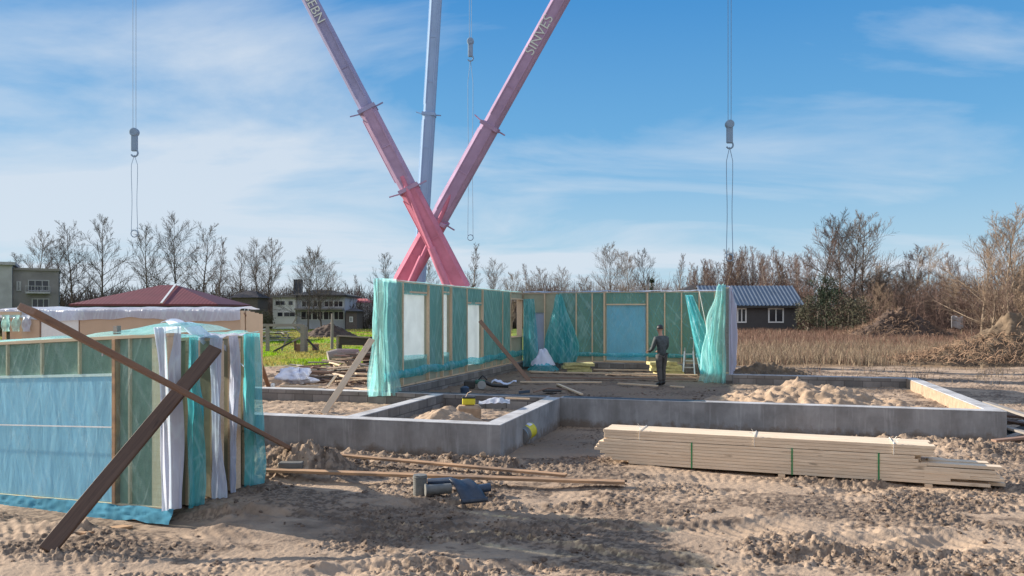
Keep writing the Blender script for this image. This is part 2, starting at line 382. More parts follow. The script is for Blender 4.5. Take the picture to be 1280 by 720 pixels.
# ------------------------------------------------------------------ foundation
def foundation():
    t=empty('foundation',HF(0,0),HROT,'grey concrete foundation ring with block inner walls on churned sand','foundation')
    ZT=.62
    def wall(a0,a1,b0,b1,inner=None,along='a',zt=ZT,name='foundation_wall',m='concrete'):
        c=HF((a0+a1)/2,(b0+b1)/2,0)
        ax=V_ if along=='a' else U_; L=(a1-a0) if along=='a' else (b1-b0); W=(b1-b0) if along=='a' else (a1-a0)
        f=lineframe(c-ax*L/2,c+ax*L/2)
        o=MB().box(c+Z_*((zt-.02-.35)/2),(L,W,zt-.02+.35),ax).build(name,M[m],t,f,bevel=.006)
        MB().box(c+Z_*(zt-.01),(L+.008,W+.008,.02),ax).build('top_screed',M['concrete_top'],o,f,bevel=.004)
        return o
    # left wing: front wall, right return, partition, back block wall
    wall(-9.6,0,0,.30)
    wall(-.30,0,.303,4.50,along='b')
    wall(0,8.80,4.503,4.80)
    wall(8.50,8.80,4.803,12.75,along='b')
    wall(3.62,8.497,12.45,12.75)
    wall(3.32,3.617,12.45,17.2,along='b',m='block')
    wall(-4.65,3.317,16.95,17.25,m='block')
    wall(-4.65,-4.35,4.803,16.947,along='b',m='block')
    wall(-9.6,-.303,4.503,4.80,m='block')
    wall(-3.05,-2.80,.303,4.50,along='b',m='block')
    # facing with a warm sunlit tone painted in, on the inside of the garage side wall, and block faces inside the back walls
    c=HF(8.49,8.63,.3); MB().box(c,(7.6,.012,.60),U_).build('sunlit_tone_face',M['sand'],t,lineframe(c-U_*4,c+U_*4))
    c=HF(6.06,12.44,.3); MB().box(c,(4.85,.014,.60),V_).build('block_face',M['block'],t,lineframe(c-V_*4,c+V_*4))
    c=HF(-5,4.49,.3); MB().box(c,(9,.014,.61),V_).build('block_face',M['block'],t,lineframe(c-V_*4,c+V_*4))
    # bitumen strip along main front wall top edge
    c=HF(1.6,4.65,.625); MB().box(c,(3.1,.2,.008),V_).build('bitumen_strip',M['dark_blue_metal'],t,lineframe(c-V_,c+V_))
    c=HF(-2.3,4.65,.626); MB().box(c,(3.9,.16,.008),V_).build('bitumen_strip',M['dark_blue_metal'],t,lineframe(c-V_,c+V_))
    return t
foundation()

# ------------------------------------------------------------------ house wall panels
def sheet(name,m,parent,p00,p10,p01,p11,nx=24,nz=16,amp=.02,seed=0,frame=None,fold=None,lower=None,thick=False):
    p00,p10,p01,p11=[Vector(p) for p in (p00,p10,p01,p11)]
    nr=(p10-p00).cross(p01-p00).normalized(); L=(p10-p00).length; Hh=(p01-p00).length
    def fn(u,w):
        p=(p00*(1-u)+p10*u)*(1-w)+(p01*(1-u)+p11*u)*w
        q=mnoise.noise(Vector((u*L*2.1+seed*3.1,w*Hh*1.1,seed)))*amp+mnoise.noise(Vector((u*L*7+w*Hh*3,w*Hh*3.5,seed+5)))*amp*.35
        p=p+nr*q
        if fold: p=p+nr*(math.sin(u*fold[0]*2*math.pi+seed+2*w)*fold[1]*(1.0-.3*w))
        if lower: p=p-Z_*((1-w)**4*lower*mnoise.noise(Vector((u*L*1.7,seed,3))))
        return p
    return MB().grid(fn,nx,nz).build(name,m,parent,frame,smooth=True)

ZB,ZP=.64,3.32
def wall_A():
    a0=-4.35 # inner face
    t=empty('wall_panel',HF(a0-.12,4.5,ZB),math.atan2(U_.y,U_.x),'long timber house wall with teal foil and three white window films, left side of the shell','house wall','timber frame walls on the foundation')
    F_=lambda b,z,off=0.0: HF(a0+off,b,z)
    Lb0,Lb1=4.52,16.9
    def pxb(px): # pixel column -> b along the inner face
        k=(px-640)/F; p0=HF(a0,0); t_=(k*p0.y-p0.x)/(U_.x-k*U_.y); return t_
    fA=lineframe(F_(Lb0,ZB),F_(Lb1,ZB))
    def wb(b0,b1,z0,z1,off0,off1,name,m,bev=0):
        c=(F_(b0,z0,off0)+F_(b1,z1,off1))/2
        return MB().box(c,(b1-b0,abs(off1-off0),z1-z0),U_,-V_).build(name,m,t,fA,bevel=bev)
    wins=[(pxb(502),pxb(534),ZB+.65,ZP-.28),(pxb(552),pxb(562),ZB+.62,ZP-.22),(pxb(582.5),pxb(602),ZB+.22,ZP-.5)]
    op=(pxb(637.5),pxb(654),ZB+1.0,ZP-.28)
    xs=[Lb0]; 
    for w in wins+[op]: xs+= [w[0],w[1]]
    xs.append(Lb1)
    for i in range(0,len(xs)-1,2): wb(xs[i],xs[i+1],ZB+.05,ZP-.05,-.20,-.03,'insulation',M['olive_wool'])
    for k,w in enumerate(wins):
        wb(w[0],w[1],ZB+.05,w[2],-.20,-.03,'insulation',M['olive_wool']); wb(w[0],w[1],w[3],ZP-.05,-.20,-.03,'insulation',M['olive_wool'])
        wb(w[0],w[1],w[2],w[3],-.10,-.085,'window_film',M['memb_white'])
    w=op; wb(w[0],w[1],ZB+.05,w[2],-.20,-.03,'insulation',M['olive_wool']); wb(w[0],w[1],w[3],ZP-.05,-.20,-.03,'insulation',M['olive_wool'])
    wb(Lb0,Lb1,ZB,ZB+.045,-.24,0,'bottom_plate',M['pine'],.002); wb(Lb0,Lb1,ZP-.045,ZP,-.24,0,'top_plate',M['pine'],.002)
    wb(Lb0-.0,Lb0+.045,ZB+.047,ZP-.047,-.24,-.001,'end_stud',M['wood_brown'],.002)
    # outer white membrane
    for i in range(0,len(xs)-1,2): wb(xs[i]+.05,xs[i+1]-.003,ZB+.01,ZP-.01,-.25,-.243,'outer_membrane',M['ins_white'])
    # studs behind foil and battens over it
    pos=[476.5,489,502,534.5,552,563,582.5,602.5,616,627,637,655]
    for k,x in enumerate(pos):
        b=pxb(x); wb(b-.022,b+.022,ZB+.047,ZP-.047,-.03,.055 if k not in (1,8) else -.004,'stud',M['pine'],.002)
    for b in np.arange(Lb0+.35,Lb1,.62):
        if all(not(w[0]-.1<b<w[1]+.1) for w in wins+[op]): wb(b-.02,b+.02,ZB+.047,ZP-.047,-.03,-.012,'stud',M['pine'])
    for w in wins+[op]:
        wb(w[0]+.024,w[1]-.024,w[3]-.001,w[3]+.044,-.05,.012,'lintel',M['pine'])
    # opening jambs through the wall
    wb(op[0]+.024,op[1]-.024,op[2]-.045,op[2],-.24,.03,'window_sill',M['pine']); wb(op[1]-.06,op[1]-.024,op[2],op[3],-.24,-.03,'jamb',M['pine'])
    # foil sheets, one per bay between openings
    edges=[(476.5,502),(534.5,552),(563,582.5),(602.5,637),(655.5,659)]
    for k,(x0,x1) in enumerate(edges):
        b0,b1=pxb(x0),pxb(x1); zb=ZB+.28
        sheet('foil',M['foil_A'],t,F_(b0,zb,.028),F_(b1,zb,.028),F_(b0,ZP-.03,.028),F_(b1,ZP-.03,.028),max(6,int((b1-b0)*10)),26,.018,k,fA)
    for k,w in enumerate(wins):
        x0,x1=w[0]+.03,w[1]-.03
        sheet('foil',M['foil_A'],t,F_(x0,w[3]-.05,.01),F_(x1,w[3]-.05,.01),F_(x0,ZP-.03,.01),F_(x1,ZP-.03,.01),8,4,.015,20+k,fA)
        if k<2: sheet('foil',M['foil_A'],t,F_(x0,ZB+.30,.012),F_(x1,ZB+.30,.012),F_(x0,w[2]+.15,.012),F_(x1,w[2]+.1,.012),12,6,.03,30+k,fA)
    # rolled-up lower hem
    b0,b1=pxb(477.5),pxb(655)
    n=70
    def hem(u,w_):
        b=b0+(b1-b0)*u; s=.03+.06*abs(mnoise.noise(Vector((b*1.8,3,0)))); zc=ZB+.34+.07*mnoise.noise(Vector((b*.9,0,7))); ht=.11+.05*mnoise.noise(Vector((b*1.4,9,7)))
        return F_(b,zc+(w_-.5)*2*ht,.05+s*math.sin(w_*math.pi)+.02*mnoise.noise(Vector((b*6,w_*4,1))))
    MB().grid(hem,160,8).build('foil_hem',M['foil_thick'],t,fA,smooth=True)
    # top film lying on the plate
    sheet('top_foil',M['foil_pale'],t,F_(Lb0,ZP+.012,.07),F_(Lb1,ZP+.012,.07),F_(Lb0,ZP+.03,-.28),F_(Lb1,ZP+.03,-.28),80,4,.03,44,fA)
    # foil flap wrapped round the near end
    def flap(u,w_):
        ang=u*2.6; off=-.30+ .62*u; bb=Lb0-.10-.14*math.sin(u*math.pi)-.22*mnoise.noise(Vector((u*5,w_*1.3,4)))*(1.3-w_)
        wid=.75+.5*(1-w_)
        return F_(bb+.42*max(0,u-.62)*2, ZB-.10+(ZP+.12-ZB)*w_, (off-.0)*(wid-.25*math.sin(w_*3.1)+.12*mnoise.noise(Vector((w_*3,1,1))))+.07*mnoise.noise(Vector((u*12,w_*3,6))))
    MB().grid(flap,48,30).build('end_foil_flap',M['foil_pale'],t,fA,smooth=True)
    return t
wall_A()

def wall_B():
    b0=16.93
    t=empty('wall_panel',HF(-.5,b0,ZB),HROT,'rear timber house wall with teal foil and one large pale blue doorway film','house wall','timber frame walls on the foundation')
    G=lambda a,z,off=0.0: HF(a,b0-off,z)
    def pxa(px):
        k=(px-640)/F; p0=HF(0,b0); return (k*p0.y-p0.x)/(V_.x-k*V_.y)
    A0,A1=-4.33,3.30
    fB=lineframe(G(A0,ZB),G(A1,ZB))
    def wb(a0,a1,z0,z1,o0,o1,name,m,bev=0):
        c=(G(a0,z0,o0)+G(a1,z1,o1))/2
        return MB().box(c,(a1-a0,abs(o1-o0),z1-z0),V_).build(name,m,t,fB,bevel=bev)
    dr=(pxa(758),pxa(807),ZB+.05,ZP-.50); sm=(pxa(667),pxa(680.5),ZB+.35,ZP-.78)
    for (x0,x1) in ((A0,sm[0]),(sm[1],dr[0]),(dr[1],A1)): wb(x0,x1,ZB+.05,ZP-.05,-.2,-.03,'insulation',M['olive_wool'])
    wb(dr[0],dr[1],dr[3],ZP-.05,-.2,-.03,'insulation',M['olive_wool'])
    wb(sm[0],sm[1],ZB+.05,sm[2],-.2,-.03,'insulation',M['olive_wool']); wb(sm[0],sm[1],sm[3],ZP-.05,-.2,-.03,'insulation',M['olive_wool'])
    wb(dr[0],dr[1],dr[2],dr[3],-.05,-.035,'door_film',M['memb_blue']); wb(sm[0],sm[1],sm[2],sm[3],-.1,-.085,'window_film',M['membrane_lilac'])
    wb(A0,A1,ZB,ZB+.045,-.24,0,'bottom_plate',M['pine'],.002); wb(A0,A1,ZP-.045,ZP,-.24,0,'top_plate',M['pine'],.002)
    wb(A0,A1,ZB+.02,ZP-.02,-.25,-.243,'outer_membrane',M['ins_white'])
    for k,x in enumerate([681,720.5,740.5,755.5,809.5,831,852,874,893]):
        a=pxa(x); w=.03 if x in(755.5,809.5) else .022
        wb(a-w,a+w,ZB+.047,ZP-.047,-.03,.055 if x in (681,720.5,755.5,809.5,874,740.5,831,852) else -.005,'stud',M['pine'],.002)
    wb(dr[0],dr[1],dr[3],dr[3]+.05,-.04,.028,'lintel',M['pine']); wb(dr[0],dr[1],ZB+.047,ZB+.09,-.04,.028,'door_sill',M['pine'])
    for x in (767.5,788): a=pxa(x); wb(a-.018,a+.018,dr[3]+.052,ZP-.047,-.03,-.004,'stud',M['pine'])
    for k,(x0,x1) in enumerate(((698,755),(810,893))):
        a0,a1=pxa(x0),pxa(x1)
        sheet('foil',M['foil'],t,G(a0,ZB+.22,.028),G(a1,ZB+.22,.028),G(a0,ZP-.03,.028),G(a1,ZP-.03,.028),40,28,.02,50+k,fB)
    sheet('foil',M['foil'],t,G(dr[0],dr[3],.008),G(dr[1],dr[3],.008),G(dr[0],ZP-.03,.008),G(dr[1],ZP-.03,.008),20,5,.01,55,fB)
    sheet('foil',M['foil_clear'],t,G(dr[0]+.04,ZB+.1,.006),G(dr[1]-.04,ZB+.1,.006),G(dr[0]+.04,dr[3]-.02,.006),G(dr[1]-.04,dr[3]-.02,.006),24,24,.02,56,fB)
    a0,a1=pxa(712),pxa(893)
    def hem(u,w_):
        a=a0+(a1-a0)*u; ht=.075+.03*mnoise.noise(Vector((a*1.4,9,17))); zc=ZB+.30+.03*mnoise.noise(Vector((a*.9,0,17)))
        return G(a,zc+(w_-.5)*2*ht,.045+.03*math.sin(w_*math.pi)+.015*mnoise.noise(Vector((a*6,w_*4,2))))
    MB().grid(hem,120,6).build('foil_hem',M['foil_thick'],t,fB,smooth=True)
    sheet('top_foil',M['foil_white'],t,G(A0,ZP+.012,.08),G(A1+.2,ZP+.012,.08),G(A0,ZP+.05,-.3),G(A1+.2,ZP+.05,-.3),80,4,.035,46,fB)
    # loose curtain of foil gathered from one nail
    ac=pxa(698.5)
    def cur(u,w_):
        k=(1-w_); sp=.10+1.05*k**.8; a=ac+(u-.40)*sp*(1.5+.25*math.sin(w_*6))*(1-.30*k*k)+.07*mnoise.noise(Vector((w_*4,u*3,1))); 
        return G(a,ZB-.05+.12*abs(u-.5)+(ZP-.06-ZB)*w_+(0 if w_<.02 else 0),.10+.34*k*mnoise.noise(Vector((u*7,w_*.9,2)))+.12*mnoise.noise(Vector((u*19,w_*2.5,5)))*k+.12*k)
    MB().grid(cur,64,30).build('loose_foil_curtain',M['foil_thick'],t,fB,smooth=True)
    def cur2(u,w_):
        k=1-w_; a=A0+.05+u*(.45+.2*k); return G(a,ZB-.2+(ZP-.05-ZB)*w_,.2+.25*mnoise.noise(Vector((u*5,w_*1.4,8)))+.1*k)
    MB().grid(cur2,24,20).build('corner_foil',M['foil_thick'],t,fB,smooth=True)
    return t
wall_B()

def wall_C():
    a0=3.32
    t=empty('wall_panel',HF(a0+.12,12.6,ZB),math.atan2(U_.y,U_.x),'short house wall seen end on, hung with loose turquoise foil, lilac white outside','house wall','timber frame walls on the foundation')
    b0,b1=12.5,17.0; fC=lineframe(HF(a0,b0,ZB),HF(a0,b1,ZB))
    def wb(aa,ab,ba,bb,z0,z1,name,m,bev=0):
        c=(HF(aa,ba,z0)+HF(ab,bb,z1))/2
        return MB().box(c,(bb-ba,ab-aa,z1-z0),U_,-V_).build(name,m,t,fC,bevel=bev)
    wb(a0,a0+.24,b0,b1,ZB,ZB+.045,'bottom_plate',M['pine']); wb(a0,a0+.24,b0,b1,ZP-.045,ZP,'top_plate',M['pine'])
    wb(a0+.02,a0+.23,b0+.05,b1,ZB+.05,ZP-.05,'insulation',M['olive_wool'])
    wb(a0,a0+.06,b0,b0+.045,ZB+.047,ZP-.047,'end_stud',M['pine'],.002); wb(a0+.064,a0+.238,b0+.004,b0+.044,ZB+.047,ZP-.047,'end_stud',M['wood_grey'],.002)
    # sagging outer membrane, top rounded over
    def out(u,w_):
        b=b0-.04+u*(b1-b0+.35); top=ZP+.06-.42*sstep(.0,1,np.array(u))*1.0; zz=ZB-.02+(float(top)-ZB)*w_
        return HF(a0+.27+.10*u+.03*math.sin(u*21)+.02*math.sin(w_*9+u*4)-.10*max(0,w_-.94)/.06*1.0,b,zz)
    MB().grid(out,40,24).build('outer_membrane',M['membrane_lilac'],t,fC,smooth=True)
    def endm(u,w_): return HF(a0+.19+.09*u,b0-.03-.03*math.sin(u*9+w_*3),ZB-.04+(ZP+.05-ZB)*w_)
    MB().grid(endm,6,20).build('end_membrane',M['membrane_lilac'],t,fC,smooth=True)
    # big loose drape of turquoise foil at the near end
    def dr(u,w_):
        k=1-w_; sp=.22+.62*k**.6; a=a0+.10-(1-u)*sp*(1+.25*mnoise.noise(Vector((w_*4,1,2))))+.10*k*mnoise.noise(Vector((u*5,w_*3,2))); 
        return HF(a,b0-.08-.32*mnoise.noise(Vector((u*6,w_*1.1,9)))*(.3+k)-.13*mnoise.noise(Vector((u*15,w_*3,9)))+(.35*(1-u))*k,ZB-.30+(ZP+.18-ZB+.2)*w_+.02*math.sin(u*13))
    MB().grid(dr,64,36).build('loose_foil_drape',M['foil_pale'],t,fC,smooth=True)
    def dr2(u,w_):
        k=1-w_; a=a0-.95+u*(.25+.55*k)-.3*w_+.25*k; return HF(a,b0+1.6-1.2*k-.08*math.sin(u*17+w_*4),ZB-.05+(ZP-.15-ZB)*w_)
    MB().grid(dr2,30,24).build('loose_foil_strip',M['foil_thick'],t,fC,smooth=True)
    MB().tube([HF(a0-.75,13.4,ZP-.1),HF(a0-.25,12.9,ZB+.1),HF(a0-.02,12.55,ZP-.2)],.012,5).build('rope',M['white_twine'],t,fC)
wall_C()

# braces on the shell
def brace(p0,p1,w,t_,m,label,name='timber_brace'):
    o=plank(name,p0,p1,w,t_,m,None,up=Vector((0,-1,.2)))
    return tag(o,label,'timber brace')
brace(P(404,518,.33),D(465,424,18.45),.14,.045,M['pine'],'pale timber prop leaning from the left wing floor against the foil wall end')
brace(P(663,478,.34),D(600,401,25.45),.13,.045,M['wood_brown'],'brown timber prop leaning on the inner side of the wall with three window films')

# ------------------------------------------------------------------ foreground panel pack
PR=Vector((-4.24,9.64,0)); PLd=Vector((-3.02,1.44,0)).normalized(); NB=Vector((.43,.90,0)).normalized()
TILT=-.16/3.35
def pk(s,z,off=0.0): # s metres from right end leftwards, z above panel foot, off behind the face
    return PR+PLd*s+NB*off+Z_*(.06+z+TILT*s)
def pack():
    t=empty('wall_panel_pack',pk(0,0),math.atan2(-PLd.y,-PLd.x),'upright pack of foil wrapped timber wall panels, large pale blue field in the front one','panel pack')
    f=lineframe(pk(4.6,0),pk(0,0))
    ay=(pk(0,0)-pk(1,0)).normalized()
    def pb(s0,s1,z0,z1,o0,o1,name,m,bev=0,par=t):
        c=(pk(s0,z0,o0)+pk(s1,z1,o1))/2
        az=Z_; 
        vs=[pk(s,z,o) for z in (z0,z1) for o in (o0,o1) for s in (s1,s0)]
        return MB().add(vs,[(0,2,3,1),(4,5,7,6),(0,1,5,4),(2,6,7,3),(0,4,6,2),(1,3,7,5)]).build(name,m,par,f,bevel=bev)
    def pxs(px):
        k=(px-640)/F; return (k*PR.y-PR.x)/(PLd.x-k*PLd.y)
    L=4.9; Ht=2.20
    pb(0,L,0,.045,0,.2,'bottom_plate',M['pine'],.003); pb(0,L,Ht-.045,Ht,0,.2,'top_plate',M['pine'],.003)
    s143=pxs(144)
    pb(.03,s143-.03,.045,Ht-.045,.05,.18,'insulation',M['green_board'])
    pb(s143+.03,L,Ht-.50,Ht-.045,.05,.18,'insulation',M['green_board'])
    pb(s143+.03,L,.05,Ht-.52,.03,.045,'window_film',M['memb_front'])
    pb(s143+.03,L,Ht-.52,Ht-.485,.02,.1,'rail',M['white_paint'])
    pb(s143-.03,s143+.03,.047,Ht-.047,-.03,.1,'stud',M['pine_orange'],.003)
    for x in (160,): s=pxs(x); pb(s-.015,s+.015,.047,Ht-.047,.012,.05,'stud',M['pine'])
    for x in (7,50,97): s=pxs(x); pb(s-.015,s+.015,Ht-.48,Ht-.047,.012,.05,'stud',M['pine'])
    pb(s143+.03,L,1.02,1.035,-.032,-.027,'seam_tape',M['white_paint'])
    s=pxs(196); pb(s-.13,s+.10,.047,Ht-.047,.012,.05,'stud',M['pine'])
    pb(.002,.045,.047,Ht-.047,.0,.2,'end_stud',M['pine'],.003)
    # foil over the front
    def fx(u,w_):
        s=u*L; q=.012*mnoise.noise(Vector((s*2,w_*3,1)))+.006*mnoise.noise(Vector((s*7+w_*5,w_*8,1)))
        return pk(s,.05+(Ht-.1)*w_,-.018+q)
    MB().grid(fx,110,40).build('front_foil',M['foil_clear'],t,f,smooth=True)
    def wr(u,w_): # wrinkled blue hem at the foot
        s=-.12+u*(L+.1); out=(1-w_)*.13*(.6+.5*mnoise.noise(Vector((s*1.1,2,0)))); 
        return pk(s,-.13+.17*w_+.03*mnoise.noise(Vector((s*3,w_*2,4))),-.02-out+.02*mnoise.noise(Vector((s*9,w_*5,4))))
    MB().grid(wr,120,8).build('foil_skirt',M['foil_blue'],t,f,smooth=True)
    # upper rail of foil
    def tp(u,w_):
        s=-.05+u*L; z=Ht+.02+.05*mnoise.noise(Vector((s*1.3,w_*2,9)))+.16*math.exp(-((s-.45)/.5)**2)*math.sin(w_*math.pi)
        return pk(s,z,-.02+w_*1.0)
    MB().grid(tp,90,16).build('top_foil',M['foil_pale'],t,f,smooth=True)
    # front right corner drape, white
    def cd(u,w_):
        k=1-w_; s=.17*(1-u)*(.35+.65*w_**2)+.25*(1-u)*max(0,w_-.8)-.03-.07*u*k; off=-.05-.09*mnoise.noise(Vector((u*3.5,w_*1.6,3)))*(.5+.6*k)-.04*mnoise.noise(Vector((u*13,w_*2,8)))+.40*max(0,u-.5)
        return pk(s,.02+(Ht+.06)*w_-.0,off)
    MB().grid(cd,56,36).build('corner_drape',M['foil_white'],t,f,smooth=True)
    # panels behind: each end steps further right
    ends=[(-4.17,10.06),(-4.02,10.50),(-3.93,10.90),(-3.86,11.28)]
    hs=[2.12,2.10,2.12,2.14]
    for k,((ex,ey),h) in enumerate(zip(ends,hs)):
        e=Vector((ex,ey,.0)); 
        def q(s,z,o): return e+PLd*s+NB*o+Z_*(.03+z+TILT*s)
        def qb(s0,s1,z0,z1,o0,o1,name,m,bev=0):
            vs=[q(s,z,o) for z in (z0,z1) for o in (o0,o1) for s in (s1,s0)]
            return MB().add(vs,[(0,2,3,1),(4,5,7,6),(0,1,5,4),(2,6,7,3),(0,4,6,2),(1,3,7,5)]).build(name,m,t,f,bevel=bev)
        qb(0,.05,.0,h,0,.20,'end_stud',M['pine'],.003)
        qb(.052,4.2,.0,h,.02,.19,'panel_core',M['olive_wool']); qb(.052,4.2,h+.003,h+.045,0,.2,'top_plate',M['pine'])
        mm=[M['foil_thick'],M['foil_white'],M['foil_white'],M['foil_thick']][k]
        def dp(u,w_,k=k,q=q,h=h):
            kk=1-w_; s=-.05-.07*mnoise.noise(Vector((u*3.2,w_*1.6,k*7)))-.035*mnoise.noise(Vector((u*9,w_*5,k*7+3)))-.08*kk*(u if k in(1,3) else .3)
            o=-.06+u*([.24,.16,.13,.34][k]+.05*math.sin(w_*5+k*2))+.03*mnoise.noise(Vector((w_*3,k,5)))
            return q(s,-.02+(h+.06)*w_,o)
        lo=[.0,.25,.30,.35][k]
        MB().grid(dp,40,32).build('end_drape',mm,t,f,smooth=True)
        def dt(u,w_,k=k,q=q,h=h):
            s=-.05+u*1.6; return q(s,h+.06+.04*mnoise.noise(Vector((s*3,w_*3,k)))+.02*math.sin(w_*7),-.1+.36*w_)
        MB().grid(dt,26,8).build('top_foil',M['foil_pale' if k in(0,3) else 'foil_white'],t,f,smooth=True)
    # foil tatter sticking up and small block
    pb(.95,1.02,Ht+.02,Ht+.13,.02,.08,'wood_offcut',M['wood_grey'])
    # diagonal white sheet thrown over the back panels
    def ov(u,w_):
        s=.15-u*.0; p=D(200+62*u,404+34*u-10*math.sin(u*math.pi),9.9+.8*u)+NB*(w_*.7)+Z_*(.05*math.sin(w_*5)+.03*math.sin(u*19)-.25*w_*w_)
        return p
    MB().grid(ov,26,14).build('thrown_foil',M['foil_white'],t,f,smooth=True)
    return t
pack()
# rear tan pack
def rear_pack():
    c=Vector((-7.5,21.6,0)); L=8.6; h=2.58
    t=empty('wall_panel_pack',c,HROT,'tan boarded wall panel pack under white film, standing behind the foil wrapped pack','panel pack')
    f=lineframe(c-V_*L,c)
    def q(s,z,o): return c-V_*s+U_*o+Z_*z
    def qb(s0,s1,z0,z1,o0,o1,name,m,bev=0):
        return MB().box((q(s0,z0,o0)+q(s1,z1,o1))/2,(s1-s0,o1-o0,z1-z0),V_).build(name,m,t,f,bevel=bev)
    qb(0,5.55,0,h,0,.2,'tan_board',M['tan_board'],.01); qb(5.58,7.02,0,h-.02,.02,.2,'white_board',M['white_paint']); qb(7.05,7.75,0,h,0,.2,'tan_board',M['tan_board'])
    qb(7.02,7.05,0,h,-.01,.2,'stud',M['wood_brown']);qb(5.55,5.58,0,h,-.01,.2,'stud',M['wood_brown'])
    for k in range(4): qb(.05*k,8.5,.01,h-.03*k,.25+k*.27,.45+k*.27,'panel_core',M['tan_board'])
    def tp(u,w_):
        s=-.02+.25*max(0,w_-.28)+u*(L); o=-.05+max(0,(w_-.28)/.72)*1.2; z=(h+.05-(max(0,.28-w_)/.28)*(.30+.04*math.sin(s*1.3)))+.05*mnoise.noise(Vector((s*1.5,w_*4,1)))+.06*math.sin(max(0,w_-.28)*4)
        if w_<.28: o=-.05-.012*math.sin(s*2.3+w_*3)-.01*mnoise.noise(Vector((s*4,w_,0)))
        return q(s,z,o)
    MB().grid(tp,110,16).build('top_film',M['foil_white'],t,f,smooth=True)
    for k,s in enumerate((7.45,7.85,8.25)):
        def bg(u,w_,s=s,k=k): return q(s-.16+.32*u,h-.62+.5*w_,-.1-.1*math.sin(u*math.pi)-.03*math.sin(w_*9+u*5))
        MB().grid(bg,10,12).build('film_tuft',M['foil_pale' if k else 'foil_white'],t,f,smooth=True)
    qb(8.35,8.45,0,h-.1,-.06,.0,'stud',M['pine'])
    qb(7.7,8.5,h-.12,h-.02,-.09,-.0,'rail',M['pine'])
rear_pack()
brace(Vector((-8.0,gz(0,0)+25.2,0))*0+Vector((-7.85,25.3,gz(-7.85,25.3)+.02)),D(304,391,21.75),.14,.045,M['wood_brown'],'thin brown prop standing on sand at the right end of the tan panel pack')

# crossed planks in front of pack
dk0=Vector((-4.80,8.06,gz(-4.8,8.06)+.02)); dk1=Vector((-3.80,10.02,2.06))
nrm=(D(230,488,9.6)-Vector((0,0,2.5))).normalized()
o=plank('loose_plank',dk0,dk1,.175,.055,M['wood_dark'],None,up=Vector((0,-1,.25)),bevel=.005); tag(o,'thick dark wet plank leaning steeply against the foil wrapped pack','plank')
lt0=D(33,386,6.5); lt1=Vector((-3.55,12.6,gz(-3.55,12.6)+.0))
o=plank('loose_plank',lt0,lt1,.17,.06,M['wood_brown'],None,up=Vector((0,-1,.6)),bevel=.005); tag(o,'long light brown plank crossing over the dark plank, down to the soil heap','plank')
o=MB().bar(D(129,437,7.95),D(128,445,7.95),.012,.012).build('nail',M['steel'],o); 

